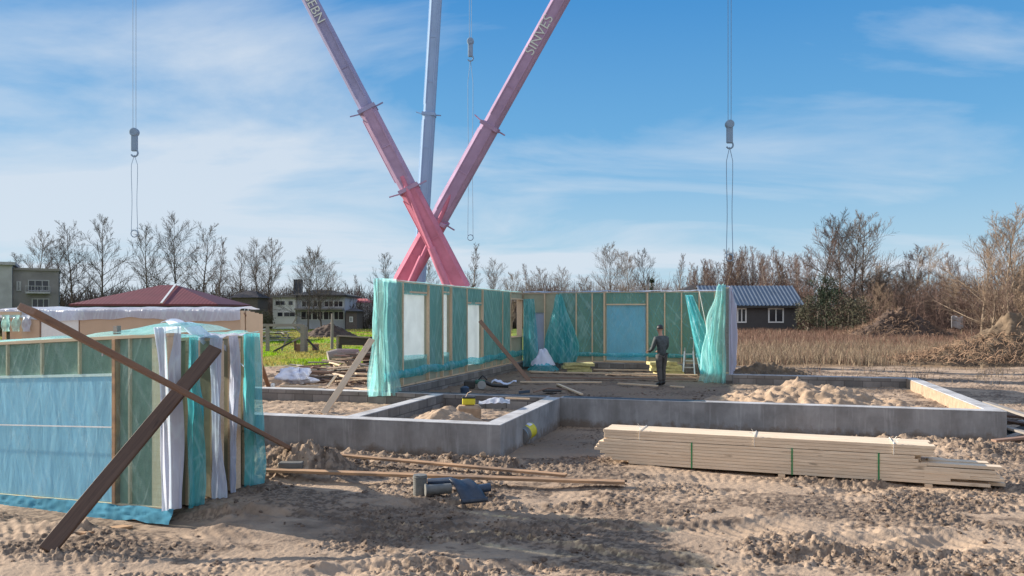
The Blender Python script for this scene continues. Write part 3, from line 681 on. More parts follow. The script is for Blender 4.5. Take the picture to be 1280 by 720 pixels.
# ------------------------------------------------------------------ lumber
def lumber():
    L0=Vector((1.40,12.95,0)); L1=Vector((6.78,10.98,0)); ax=(L1-L0).normalized(); ay=Z_.cross(ax); ln=(L1-L0).length
    def q(s,o,z): return L0+ax*s+ay*o+Z_*z
    f=lineframe(L0,L1)
    # lower bundle
    t=empty('lumber_bundle',q(0,0,.02),math.atan2(ax.y,ax.x),'big lower bundle of pale pine boards with green straps and stepped ends','lumber bundle')
    rows=8; bt=.046; gap=.003; w=.145; z0=.05
    r=random.Random(3)
    lens=[(.55,ln-.05),(.25,ln-.55),(.14,ln-.30),(.05,ln-.45),(-.02,ln-.50),(-.02,ln-.85),(.03,ln-.95),(.10,ln-1.0)]
    for k in range(rows):
        for c in range(4):
            s0,s1=lens[k]; s0+=r.uniform(-.02,.02)+(.0 if c==0 else r.uniform(0,.12)); s1+=r.uniform(-.02,.02)+(0 if c==0 else r.uniform(-.1,.3))
            z=z0+k*(bt+gap)+bt/2; o_=w/2+c*(w+.004)+r.uniform(-.004,.004)
            MB().box(q((s0+s1)/2,o_,z),(s1-s0,w,bt),ax).build('board',M['pine_stack'],t,f@Matrix.Translation((r.uniform(0,.01),0,0)),bevel=.003)
    top=z0+rows*(bt+gap)
    for s in (1.55,3.05,4.25):
        b=MB(); b.box(q(s,-.008,(top+z0)/2),(.022,.004,top-z0+.01),ax); b.box(q(s,.3,z0-.006),(.022,.61,.004),ax); b.box(q(s,.3,top+.002),(.022,.61,.003),ax); b.build('green_strap',M['green_strap'],t,f)
    for s in (.9,2.9,4.9):
        MB().box(q(s,.3,.01),(.10,.66,.07),ax).build('bearer',M['pine'],t,f)
    # upper bundle
    t2=empty('lumber_bundle',q(0,0,top),math.atan2(ax.y,ax.x),'upper bundle of pale pine boards tied with white twine, on the green strapped one','lumber bundle')
    for k in range(3):
        for c in range(3):
            s0=.10+r.uniform(0,.03)+k*.0; s1=ln-.72+r.uniform(-.04,.03)-(.02*k); z=top+.005+k*.049+.0235; o_=.10+c*.199+.01
            MB().box(q((s0+s1)/2,o_,z),(s1-s0,.195,.046),ax).build('board',M['pine_stack'],t2,f,bevel=.003)
    tt=top+.005+3*.049
    for s in (.72,2.5,4.45):
        b=MB(); pts=[q(s,.62,top-.01),q(s,.63,tt+.005),q(s,.0,tt+.006),q(s,-.002,top)]
        for i in range(3): b.bar(pts[i],pts[i+1],.010,.006,up=ax)
        for k in range(4):
            a=r.uniform(-1,1); b.tube([q(s,.05,tt),q(s+.04*a,.02+.02*k,tt+.06),q(s+.09*a,-.02,tt+.03+.03*k)],.004,4)
        b.build('white_twine',M['white_twine'],t2,f)
    # loose boards off the right end
    for k,(s0,s1,o_,z) in enumerate(((ln-.92,ln+.10,.10,.325),(ln-.8,ln-.02,.32,.335),)):
        o=MB().box(q((s0+s1)/2,o_,z-.0),(s1-s0,.17,.045),ax,None).build('loose_board',M['pine_stack'],None,lineframe(q(s0,o_,z),q(s1,o_,z)),bevel=.003)
        tag(o,['short pale board resting on the right end of the strapped bundle, nearer one','short pale board resting on the right end of the strapped bundle, farther one'][k],'board','short boards on the strapped bundle')
    for k in range(3):
        for c in range(2):
            s0,s1=ln-.88,ln+.12-.05*k; z=.165+.05*k
            o=MB().box(q((s0+s1)/2,.085+.18*c,z-.0),(s1-s0,.17,.046),ax).build('board',M['pine_stack'],t,f,bevel=.003)
lumber()

# boards lying on the soil in front
def ground_plank(pa,pb,w,t_,m,label,lift=.045):
    a=P(*pa);b=P(*pb); a.z=gz(a.x,a.y)+lift; b.z=gz(b.x,b.y)+lift
    o=plank('loose_plank',a,b,w,t_,m); return tag(o,label,'plank','planks lying on the soil')
ground_plank((330,598),(781,610),.15,.04,M['pine_orange'],'longest orange brown plank lying flat on the soil in front of the foundation',.07)
ground_plank((420,581),(708,600),.13,.035,M['pine_orange'],'thinner half buried plank lying just behind the longest orange brown one',.06)
ground_plank((100,666),(160,648),.16,.03,M['pine_orange'],'short plank offcut half buried at the foot of the foil wrapped pack',.02)

# ------------------------------------------------------------------ small site things
def cyl_between(b,p0,p1,r,n=20): return b.tube([p0,p1],r,n)
def pipes():
    p=P(525,613,.03); g=gz(p.x,p.y)
    b=MB(); 
    prof=[(0,.095),(.26,.095),(.265,.102),(.275,.102),(.278,.095),(.30,.095)]
    b.tube([(p.x,p.y,g-.02+z) for z,_ in prof],[r for _,r in prof],24)
    for k in range(9): b.tube([(p.x,p.y,g+.02+k*.027),(p.x,p.y,g+.032+k*.027)],.098,24)
    o=b.build('pipe_offcut',M['grey_plastic'],smooth=False); tag(o,'ribbed grey pipe offcut standing upright on the soil','pipe')
    a=P(533,617,.03)+Vector((0,0,.05)); c=a+Vector((.33,.10,.0)); b=MB(); b.tube([a,a+(c-a)*.1,c],[.075,.07,.07],20); b.tube([a-(c-a)*.05,a],[.085,.085],20)
    o=b.build('pipe_offcut',M['grey_plastic']); tag(o,'short grey pipe offcut lying beside the upright pipe','pipe')
    a=P(536,603,.1)+Vector((0,0,.0)); c=P(566,603,.12)+Vector((0,0,.02)); o=MB().tube([a,c],.055,16).build('pipe_offcut',M['blue_plastic']); tag(o,'short blue pipe offcut behind the upright grey pipe','pipe')
    a=P(592,612,.06); c=P(613,609,.08); o=MB().tube([a,c],.06,16).build('pipe_offcut',M['blue_plastic']); tag(o,'dark blue pipe end poking out right of the bent metal sheet','pipe')
    # bent sheet
    A=P(562,612,.25); 
    def sh(u,w_):
        p0=P(561,601,.26)*(1-w_)+P(577,629,.03)*w_; p1=P(588,602,.20)*(1-w_)+P(608,626,.03)*w_
        q=p0*(1-u)+p1*u; q.z+=.04*math.sin(w_*math.pi)+.01*math.sin(u*9)+.02; return q
    b=MB().grid(sh,10,14)
    q0=P(577,630,.02);q1=P(609,627,.02)
    o=b.build('bent_metal_sheet',M['dark_blue_metal'],smooth=True); s=o.modifiers.new('s','SOLIDIFY'); s.thickness=.012
    tag(o,'bent dark blue metal sheet lying on soil beside the pipe offcuts','metal sheet')
    MB().tube([q0+Z_*.03,q1+Z_*.03],.035,14).build('rolled_edge',M['dark_blue_metal'],o)
pipes()
def tin():
    c=P(657,557,.0); c.z=gz(c.x,c.y)+.22
    ax=Vector((.72,-.15,.55)).normalized(); t=empty('paint_tin',c,0,'yellow and green tin lying on its side at the foundation corner','tin')
    t0=c-ax*.20
    ax=Vector((-.45,-.85,-.15)).normalized(); r=.15
    pts=lambda a0,a1:(c+ax*a0,c+ax*a1)
    MB().tube([c-ax*.19,c-ax*.185,c+ax*.185,c+ax*.19],[r-.01,r,r,r-.01],28).build('tin_body',M['yellow'],t)
    MB().tube([c+ax*.186,c+ax*.20],[r+.006,r+.006],28).build('tin_rim',M['steel'],t); MB().tube([c+ax*.05,c+ax*.187],[r+.003,r+.003],28).build('tin_lower_part',M['grey_plastic'],t)
    MB().tube([c-ax*.2,c-ax*.186],[r+.005,r+.005],28).build('tin_rim',M['steel'],t)
    b=MB(); sd=ax.cross(Z_).normalized()
    for k in range(6):
        a0=-.6+k*.14;a1=a0+.14; f=lambda a:(Z_*math.cos(a)+sd*math.sin(a))*(r+.005)
        b.add([c-ax*.13+f(a0),c+ax*.0+f(a0),c+ax*.0+f(a1),c-ax*.13+f(a1)],[(0,1,2,3)])
    b.build('paper_label',M['bag_cloth'],t)
tin()
def block_thing():
    p=P(364,591,.05); z=gz(p.x,p.y); o=MB().box((p.x,p.y,z+.06),(.36,.2,.13),Vector((1,.05,0)).normalized()).build('concrete_block',M['grey_plastic'],bevel=.01); tag(o,'dark square block lying in front of the soil heap under the long brown plank','block')
    p=P(604,573,.1); ico=bmesh.new(); bmesh.ops.create_icosphere(ico,subdivisions=2,radius=.06); b=MB(); b.add([v.co*(1+.25*mnoise.noise(v.co*22))+Vector((p.x,p.y,gz(p.x,p.y)+.06)) for v in ico.verts],[[v.index for v in f.verts] for f in ico.faces]); ico.free()
    o=b.build('pale_stone',M['sand']); tag(o,'small pale stone on the spoil at the corner of the front foundation wall','stone')
block_thing()

# things in the left wing and inside the shell
mound('sand_pile',*HF(-1.5,1.45)[:2],1.12,.95,.42,M['sand'],'pile of pale sand inside the left wing of the foundation','sand pile',.33,HROT,1,.25,70,fine=.03,sharp=2)
mound('sand_pile',*HF(5.5,7.6)[:2],2.9,1.9,.52,M['sand'],'broad heap of pale sand filling the right wing of the foundation','sand pile',.33,HROT,3,.35,110,fine=.05,sharp=1.6)
def tool_bits():
    # yellow tool case
    p=P(586,506,.5); p=HF(-1.55,3.5,.36); p=D(586,506,15.9); z=p.z
    t=empty('tool_case',(p.x,p.y,p.z),.1,'yellow and black tool case on the sand in the left wing','tool case')
    MB().box((p.x,p.y,p.z+.07),(.26,.16,.13)).build('case_body',M['yellow'],t,bevel=.015); MB().box((p.x,p.y,p.z+.15),(.28,.17,.03)).build('case_lid',M['black'],t,bevel=.01)
    MB().tube([(p.x-.06,p.y,p.z+.16),(p.x-.02,p.y,p.z+.24),(p.x+.05,p.y,p.z+.27)],.008,6).build('case_handle',M['pine'],t)
    o=MB().box((p.x,p.y,p.z-.16),(.5,.35,.3)).build('sand_block',M['sand'],bevel=.05); tag(o,'hump of packed sand carrying the yellow tool case','sand')
    # crumpled clear film
    c=D(618,503,15.6)
    def fl(u,w_): return c+Vector(((u-.5)*.62,(w_-.5)*.45,.10*math.exp(-((u-.6)**2+(w_-.5)**2)*7)+.05*mnoise.noise(Vector((u*5,w_*5,1)))))
    o=MB().grid(fl,30,20).build('film_scrap',M['foil_white'],smooth=True); tag(o,'crumpled clear film scrap lying on the sand pile in the left wing','plastic film')
    a=HF(-.9,4.3,.40);b=HF(-.35,4.15,.41); o=plank('wood_batten',D(632,497.5,17),D(662,498.5,17.0),.05,.03,M['pine']); tag(o,'short pale batten inside the left wing near the return wall','batten')
    # red brown circular saw / power tools cluster
    g=P(598,486,.36)
    t=empty('power_saw',g,.2,'dark power saw with green body lying on the dirt by the foil wall','power tool')
    MB().box(g+Vector((-.25,0,.12)),(.32,.2,.22)).build('saw_body',M['wood_black'],t,bevel=.03); MB().box(g+Vector((.05,0,.20)),(.3,.16,.12)).build('motor',plain('dark_green',(.03,.12,.09),.5),t,bevel=.03)
    MB().tube([g+Vector((.15,0,.2)),g+Vector((.4,-.05,.1)),g+Vector((.85,-.1,.08))],[.06,.05,.05],10).build('handle',M['black'],t)
    MB().tube([g+Vector((0,.02,.25)),g+Vector((.12,0,.38)),g+Vector((.25,0,.25))],.02,8).build('grip',M['black'],t)
    MB().tube([g+Vector((.1,-.12,.12)),g+Vector((.1,-.1,.12))],.12,20).build('saw_blade',M['steel'],t)
    p=P(581,492,.37); b=MB(); b.tube([p,p+Z_*.05,p+Z_*.16,p+Z_*.2],[.10,.12,.12,.06],14); o=b.build('blue_canister',M['blue_plastic']); tag(o,'small blue canister beside the dark power saw','canister')
    # white rag
    c=P(630,481,.36)
    def rg(u,w_): return c+Vector(((u-.5)*.75,(w_-.5)*.45,.06+.10*abs(mnoise.noise(Vector((u*4,w_*4,3))))+.04*math.sin(u*8)))
    o=MB().grid(rg,20,14).build('white_rag',M['bag_cloth'],smooth=True); tag(o,'small white rag on the dirt between saw and brown prop','rag')
    c=P(667,492,.36); 
    t=empty('shovel',c,0,'shovel with dark blade lying on the dirt inside the shell','shovel')
    MB().tube([c+Vector((0,0,.04)),c+Vector((.4,.25,.12)),c+Vector((.9,.6,.05))],.018,8).build('handle',M['wood_brown'],t)
    def sb(u,w_): return c+Vector((-.10-.3*u,(w_-.5)*.26-.1*u,.05+.04*math.cos((w_-.5)*4)-.02*u))
    o=MB().grid(sb,6,6).build('blade',M['black'],t); s=o.modifiers.new('s','SOLIDIFY'); s.thickness=.008
    o=tag(MB().box(P(690,490,.38)+Vector((0,0,.03)),(.5,.2,.05),Vector((1,.1,0)).normalized()).build('wood_offcut',M['wood_black'],bevel=.01),'short black offcut beside the shovel blade','offcut')
tool_bits()
def shell_planks():
    L=[((662,464),(700,466),.12,'pine','short pale plank by the crumpled foil heap'),
       ((664,465),(872,469),.14,'pine','longest pale plank lying nearest the rear wall'),
       ((660,472),(870,474),.12,'wood_brown','brown plank second from the rear wall'),
       ((650,477.5),(752,478),.12,'pine','pale plank ending beside the brown prop'),
       ((742,462),(812,463),.10,'pine','pale plank between the two insulation piles'),
       ((773,479.5),(822,482.5),.10,'pine','short pale plank before the worker'),
       ((838,483),(855,484),.08,'pine','tiny pale stick in front of the stepladder'),
       ((697,480.5),(727,493),.09,'pine','short pale plank lying at a slant across the dirt floor')]
    for a,b,w,m,lb in L:
        p=P(*a,.4);q=P(*b,.4); p.z=q.z=.405
        o=plank('loose_plank',p,q,w,.04,M[m]); tag(o,lb,'plank','planks on the dirt floor of the shell')
shell_planks()
def batt_pile(px0,px1,py,n,label,seed):
    r=random.Random(seed); p0=P(px0,py,.36);p1=P(px1,py,.36); c=(p0+p1)/2; t=empty('insulation_pile',c,0,label,'insulation batts'); w=(p1-p0).length
    for k in range(n):
        z=.42+k*.11; ang=r.uniform(-.12,.12); cx=c+Vector((r.uniform(-.12,.12),r.uniform(-.05,.1),0)); cx.z=z
        bm=bmesh.new(); bmesh.ops.create_cube(bm,size=1); bmesh.ops.subdivide_edges(bm,edges=bm.edges,cuts=5,use_grid_fill=True)
        W=w*r.uniform(.72,.98); rm=Matrix.Rotation(ang,3,'Z'); b=MB()
        vs=[]
        for v in bm.verts:
            q=Vector((v.co.x*W,v.co.y*.6,v.co.z*.10)); q.z+=.03*mnoise.noise(Vector((q.x*2,q.y*2,k)))-.05*(abs(v.co.x)*2)**4*r.uniform(0,.3); q.x+=.03*mnoise.noise(q*5); vs.append(cx+rm@q)
        b.add(vs,[[v.index for v in f.verts] for f in bm.faces]); bm.free(); b.build('insulation_batt',M['batt'],t,smooth=False)
batt_pile(703,741,464.5,3,'olive yellow insulation batts piled beside the crumpled foil heap',1)
batt_pile(809,854,467.5,4,'olive yellow insulation batts piled beside the stepladder',2)
def foil_heap():
    p=P(679,463,.36)
    t=empty('foil_heap',p,0,'crumpled heap of white membrane over dark teal foil in the far corner','foil heap')
    def hp(c,rx,ry,h,seed):
        def fn(u,w_):
            a=u*2*math.pi; r=w_; z=h*(1-r**1.6)*(1+.5*mnoise.noise(Vector((math.cos(a)*r*2.5,math.sin(a)*r*2.5,seed))))+.10*abs(mnoise.noise(Vector((math.cos(a)*r*5,math.sin(a)*r*5,seed+3))))
            return c+Vector((math.cos(a)*rx*r,math.sin(a)*ry*r,z-.02))
        return fn
    MB().grid(hp(p+Vector((0,0,0)),.62,.5,.42,1),40,14).build('teal_foil_layer',M['foil_thick'],t,smooth=True)
    MB().grid(hp(p+Vector((.0,.1,.2)),.48,.4,.58,5),40,14).build('white_membrane_layer',M['bag_cloth'],t,smooth=True)
foil_heap()
def stepladder():
    p=P(861,467,.36); t=empty('stepladder',p,-.2,'small aluminium stepladder standing by the loose turquoise drape','stepladder')
    X=Vector((.97,-.2,0)).normalized(); Y=Vector((.2,.97,0)).normalized(); h=.92
    for s in(-1,1):
        MB().bar(p+X*.20*s-Y*.22,p+X*.15*s+Y*.02+Z_*h*.86,.05,.03,up=Y).build('front_rail',M['alu'],t)
        MB().bar(p+X*.22*s+Y*.45+X*.12,p+X*.14*s+Y*.05+Z_*(h*(1.0 if s<0 else 1.0)),.04,.03,up=Y).build('rear_rail',M['alu'],t)
    for k in range(3):
        f=(k+1)/3.4; MB().box(p-Y*(.22-.24*f)+Z_*(h*.86*f),(.36-.06*f,.10,.03),X,Y).build('step',M['alu'],t)
    MB().tube([p+X*.15+Y*.03+Z_*h*.8,p+X*.17+Y*.03+Z_*(h+.32),p+X*.05+Y*.03+Z_*(h+.36)],.014,8).build('handrail',M['alu'],t)
stepladder()

# ------------------------------------------------------------------ worker
def worker():
    feet=P(827,482,.36); feet.z=.36
    t=empty('person',feet,0,'worker in dark jacket and trousers and knitted cap standing inside the shell','person')
    Fd=Vector((-.45,.89,0)).normalized(); S=Vector((Fd.y,-Fd.x,0))
    def q(f,s,z): return feet+Fd*f+S*s+Z_*z
    def skin(name,verts,edges,rad,m,lv=2,root=0):
        me=bpy.data.meshes.new(name); fm=WM[t.name].inverted(); me.from_pydata([fm@v for v in verts],[],[]) if False else me.from_pydata([fm@v for v in verts],edges,[])
        o=bpy.data.objects.new(name,me); place(o,t,WM[t.name]); me.materials.append(m)
        md=o.modifiers.new('skin','SKIN'); sv=me.skin_vertices[0].data if me.skin_vertices else None
        if sv is None:
            bm=bmesh.new(); bm.from_mesh(me); bm.verts.layers.skin.verify(); bm.to_mesh(me); bm.free(); sv=me.skin_vertices[0].data
        for i,r in enumerate(rad): sv[i].radius=(r,r) if not hasattr(r,'__len__') else r
        sv[root].use_root=True
        s=o.modifiers.new('sub','SUBSURF'); s.levels=lv; s.render_levels=lv; md.use_smooth_shade=True
        return o
    vs=[q(0,0,.95),q(0,0,1.15),q(.02,0,1.38),q(.04,0,1.48),q(.06,0,1.56),q(.09,0,1.66),q(.08,0,1.73)]
    rad=[.065,.08,.11,.055,.058,.085,.07]; ed=[(0,1),(1,2),(2,3),(3,4),(4,5),(5,6)]
    def chain(start,pts,rs):
        k=start
        for p,r in zip(pts,rs): vs.append(p); rad.append(r); ed.append((k,len(vs)-1)); k=len(vs)-1
        return k
    for s in(-1,1):
        chain(0,[q(0,.10*s,.88),q(.02+.05*s,.11*s,.50),q(-.02+.08*s,.12*s,.09),q(.12+.08*s,.13*s,.04)],[.05,.045,.042,.04])
        k=chain(2,[q(.02,.19*s,1.40),q(.08,.25*s,1.13),q(.30,.20*s,1.02),q(.38,.18*s,1.02)],[.06,.045,.032,.028])
        for j in range(4):
            chain(k,[q(.43,.18*s+(j-1.5)*.02,1.01),q(.47,.18*s+(j-1.5)*.021,.99-.004*j),q(.485,.18*s+(j-1.5)*.021,.965)],[.010,.009,.008])
        chain(k,[q(.40,.18*s-.035*s,1.0),q(.43,.18*s-.045*s,.98)],[.011,.009])
    skinm=plain('skin',(.48,.27,.19),.6,0,.08,6,0)
    skin('body',vs,ed,rad,skinm)
    jm=plain('dark_jacket',(.07,.085,.09),.85,0,.35,14,.6); tm=plain('dark_trousers',(.09,.085,.08),.85,0,.35,14,.6)
    vs=[q(0,0,.86),q(0,0,1.15),q(.02,0,1.38),q(.04,0,1.49)]; rad=[.135,.15,.17,.07]; ed=[(0,1),(1,2),(2,3)]
    for s in(-1,1): chain(2,[q(.02,.20*s,1.40),q(.08,.26*s,1.12),q(.30,.205*s,1.02),q(.34,.195*s,1.02)],[.085,.066,.05,.048])
    skin('jacket',vs,ed,rad,jm)
    vs=[q(0,0,1.0)]; rad=[.13]; ed=[]
    for s in(-1,1): chain(0,[q(0,.10*s,.86),q(.02+.05*s,.11*s,.50),q(-.02+.08*s,.12*s,.12)],[.115,.082,.07])
    skin('trousers',vs,ed,rad,tm)
    for s in(-1,1):
        vs=[q(-.03+.08*s,.12*s,.16),q(-.03+.08*s,.12*s,.06),q(.16+.08*s,.13*s,.045)]; rad=[.06,.065,.05]; skin('boot',vs,[(0,1),(1,2)],rad,M['black'],2)
    b=MB()
    def cap(u,w_):
        a=u*2*math.pi; ph=w_*1.75; return q(.075,0,1.705)+Fd*(.112*math.sin(ph)*math.cos(a))+S*(.10*math.sin(ph)*math.sin(a))+Z_*(.11*math.cos(ph))
    b.grid(cap,20,10).build('knitted_cap',M['black'],t,smooth=True)
    MB().tube([q(.175,0,1.685),q(.195,0,1.66),q(.18,0,1.65)],[.012,.016,.01],8).build('nose',skinm,t)
    for s in(-1,1):
        MB().tube([q(.155,.034*s,1.69),q(.167,.034*s,1.69)],.012,8).build('eye',M['black'],t)
        MB().tube([q(.075,.092*s,1.66),q(.07,.105*s,1.69)],[.018,.02],8).build('ear',skinm,t)
    MB().tube([q(.166,-.025,1.615),q(.172,0,1.615),q(.166,.025,1.615)],.007,6).build('mouth',M['red'],t)
worker()

# ------------------------------------------------------------------ cranes
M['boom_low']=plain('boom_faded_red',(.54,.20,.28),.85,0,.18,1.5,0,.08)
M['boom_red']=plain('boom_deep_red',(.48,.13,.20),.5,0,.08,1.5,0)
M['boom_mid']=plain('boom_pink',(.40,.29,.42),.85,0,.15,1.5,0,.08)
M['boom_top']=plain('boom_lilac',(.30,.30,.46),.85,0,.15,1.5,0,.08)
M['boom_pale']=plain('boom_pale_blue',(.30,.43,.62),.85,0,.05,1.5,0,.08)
M['boom_letters']=plain('boom_lettering',(.60,.66,.60),.5,0,.05,1,0)
M['cable']=plain('steel_cable',(.24,.34,.45),.9,0,.1,3,0,.05)
def crane(base,tip,w0,w1,mats,label,split=(.0,.30,.62,1),text=None,tpos=.5,cyl=True,flip=False):
    ax=(tip-base).normalized(); L=(tip-base).length
    side=ax.cross(Vector((0,1,0))).normalized(); fwd=side.cross(ax).normalized()
    t=empty('crane_boom',(base.x,base.y,gz(base.x,base.y)),0,label,'crane')
    f=lineframe(base,tip,up=Vector((0,-1,0)))
    n=len(split)-1
    for k in range(n):
        s0,s1=split[k]*L-(.2 if k else 0),split[k+1]*L; w=w0+(w1-w0)*k/(n-1); hgt=w*1.15
        b=MB(); pr=[(-.5,-.28),(-.28,-.5),(.28,-.5),(.5,-.28),(.5,.5),(-.5,.5)]
        vs=[base+ax*s+side*(x*w)+fwd*(y*hgt) for s in (s0,s1) for x,y in pr]
        b.add(vs,[tuple(range(5,-1,-1)),tuple(range(6,12))]+[(i,(i+1)%6,6+(i+1)%6,6+i) for i in range(6)])
        o=b.build('boom_section',mats[k],t,f,bevel=.01)
        if k<n-1:
            c=base+ax*(s1-.1); b=MB(); b.box(c,(w*1.10,.16,hgt*1.08),side,ax,fwd); b.tube([c-side*w*1.0,c-side*w*.5],.035,8); b.tube([c+side*w*.5,c+side*w*1.1+ax*.1],.03,8)
            b.build('section_collar',mats[min(k+1,n-1)],o,f)
    for k in range(n):
        s0,s1=split[k]*L+.4,split[k+1]*L-.4; w=w0+(w1-w0)*k/(n-1); b=MB()
        for q_ in (-.28,.28): b.box(base+ax*(s0+s1)/2+side*(q_*w)-fwd*(w*.5*1.15+.012),(s1-s0,.05,.02),ax,side,fwd)
        if k<2: b.tube([base+ax*s0+side*(w*.54),base+ax*s1+side*(w*.54)],.03,6)
        m_=int((s1-s0)/2.2)
        for j in range(m_): b.box(base+ax*(s0+(j+.5)*(s1-s0)/m_)-fwd*(w*.5*1.15+.01),(.05,w*.6,.03),ax,side,fwd)
        b.build('seam_ribs',mats[k],t,f)
    b=MB(); b.box(tip,(w1*1.3,.7,w1*1.4),side,ax,fwd); b.tube([tip-side*.2+fwd*-.5,tip+side*.2+fwd*-.5],.3,16); b.build('boom_head',mats[-1],t,f)
    if cyl:
        b=MB(); c0=base+Vector((0,0,-1.2))-fwd*.9; c1=base+ax*5.2-fwd*.35; m_=(c0+c1)/2; b.tube([c0,m_],.16,12); b.tube([m_,c1],.10,12); b.build('lift_cylinder',mats[0],t,f)
    g=gz(base.x,base.y); b=MB(); b.tube([(base.x,base.y,g),(base.x,base.y,g+.9)],.9,20); b.box((base.x,base.y,(base.z+g)/2-.1),(1.0,2.0,base.z-g-1.2)); b.build('turntable',M['red'],t)
    b=MB(); b.box((base.x,base.y+1,g+.75),(2.4,7.5,.5)); b.build('chassis',M['wood_black'],t,bevel=.05)
    b=MB(); b.box((base.x,base.y+4.0,g+1.5),(2.3,1.4,1.2)); b.build('cab',M['red'],t,bevel=.1)
    for sx in(-1,1):
        for yy in(-2,-.7,2.4,3.9):
            MB().tube([(base.x+sx*.95,base.y+yy,g+.5),(base.x+sx*1.25,base.y+yy,g+.5)],.5,20).build('wheel',M['black'],t)
    if text:
        cu=bpy.data.curves.new('t','FONT'); cu.body=text; cu.size=w0*.66; cu.extrude=.004; cu.align_x='CENTER'; cu.align_y='CENTER'
        to=bpy.data.objects.new('t',cu); COL.objects.link(to); bpy.context.view_layer.update()
        me=bpy.data.meshes.new_from_object(to); bpy.data.objects.remove(to); me.materials.clear(); me.materials.append(M['boom_letters'])
        xa=ax if not flip else -ax; front=Vector((0,-1,0)); za=(front-xa*front.dot(xa)).normalized(); ya=za.cross(xa)
        mt=Matrix((xa,ya,za)).transposed().to_4x4(); pos=base+ax*(L*tpos)+za*(w1*.68+.04)
        k_=bpy.data.objects.new('lettering',me); place(k_,t,Matrix.Translation(pos)@mt)
    # hoist rope running along the boom back
    b=MB(); b.tube([base+fwd*-.0+side*.0-ax*0+fwd*w0*.9,tip+fwd*.4],.018,4); b.build('hoist_rope',M['cable'],t)
    return t
LB=D(577,362,32.5); LT=D(168,-420,31)
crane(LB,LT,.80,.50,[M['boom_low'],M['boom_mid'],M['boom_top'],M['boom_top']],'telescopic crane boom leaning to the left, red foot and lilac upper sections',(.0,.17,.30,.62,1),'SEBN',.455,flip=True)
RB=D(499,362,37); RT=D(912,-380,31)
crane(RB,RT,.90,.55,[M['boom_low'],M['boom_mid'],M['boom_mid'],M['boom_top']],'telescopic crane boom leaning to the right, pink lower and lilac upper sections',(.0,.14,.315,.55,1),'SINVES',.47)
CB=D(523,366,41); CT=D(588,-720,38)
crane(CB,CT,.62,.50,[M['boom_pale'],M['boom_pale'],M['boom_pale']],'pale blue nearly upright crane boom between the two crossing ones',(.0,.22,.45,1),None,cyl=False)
def hook(px,ytop,y,d,label,chain=True,yend=None,n=2,spread=.12):
    c=D(px,y,d); t=empty('hook_block',c,0,label,'crane hook','crane hooks hanging on steel ropes')
    for k in range(n):
        x=(k-(n-1)/2)*spread; b=MB(); b.tube([c+Vector((x,0,.3)),D(px,ytop,d)+Vector((x*1.1,0,-.25))],.012,4); b.build('hoist_rope',M['cable'],t)
    b=MB(); b.box(c+Z_*.1,(.24,.16,.9)); b.tube([c+Vector((0,-.12,.4)),c+Vector((0,.12,.4))],.17,16); b.build('block_body',M['cable'],t,bevel=.03)
    pts=[c+Vector((.0,0,-.2))]+[c+Vector((.14*math.sin(a),0,-.42+.14*math.cos(a))) for a in np.linspace(0,4.2,9)]
    MB().tube(pts,[.035]*len(pts),8).build('hook',M['cable'],t)
    if yend:
        e=D(px,yend,d); w=(c-e).z
        for s in(-1,1):
            pts=[c+Vector((0,0,-.5))]+[c+Vector((s*(.11+.015*math.sin(k)),0,-.5-(w-.5)*k/8)) for k in range(1,9)]
            MB().tube(pts,.013,4).build('sling',M['cable'],t)
        MB().tube([e+Vector((.14*math.cos(a),0,.14*math.sin(a))) for a in np.linspace(0,6.28,13)],.02,5).build('sling_ring',M['cable'],t)
hook(168,-412,178,31,'crane hook on steel ropes hanging far left in the sky',yend=292)
hook(912,-372,168,31,'crane hook on steel ropes hanging right of the booms',yend=322,n=2)
hook(588,-700,62,38,'crane hook on steel ropes hanging between the two crossing booms',yend=297,spread=.1)

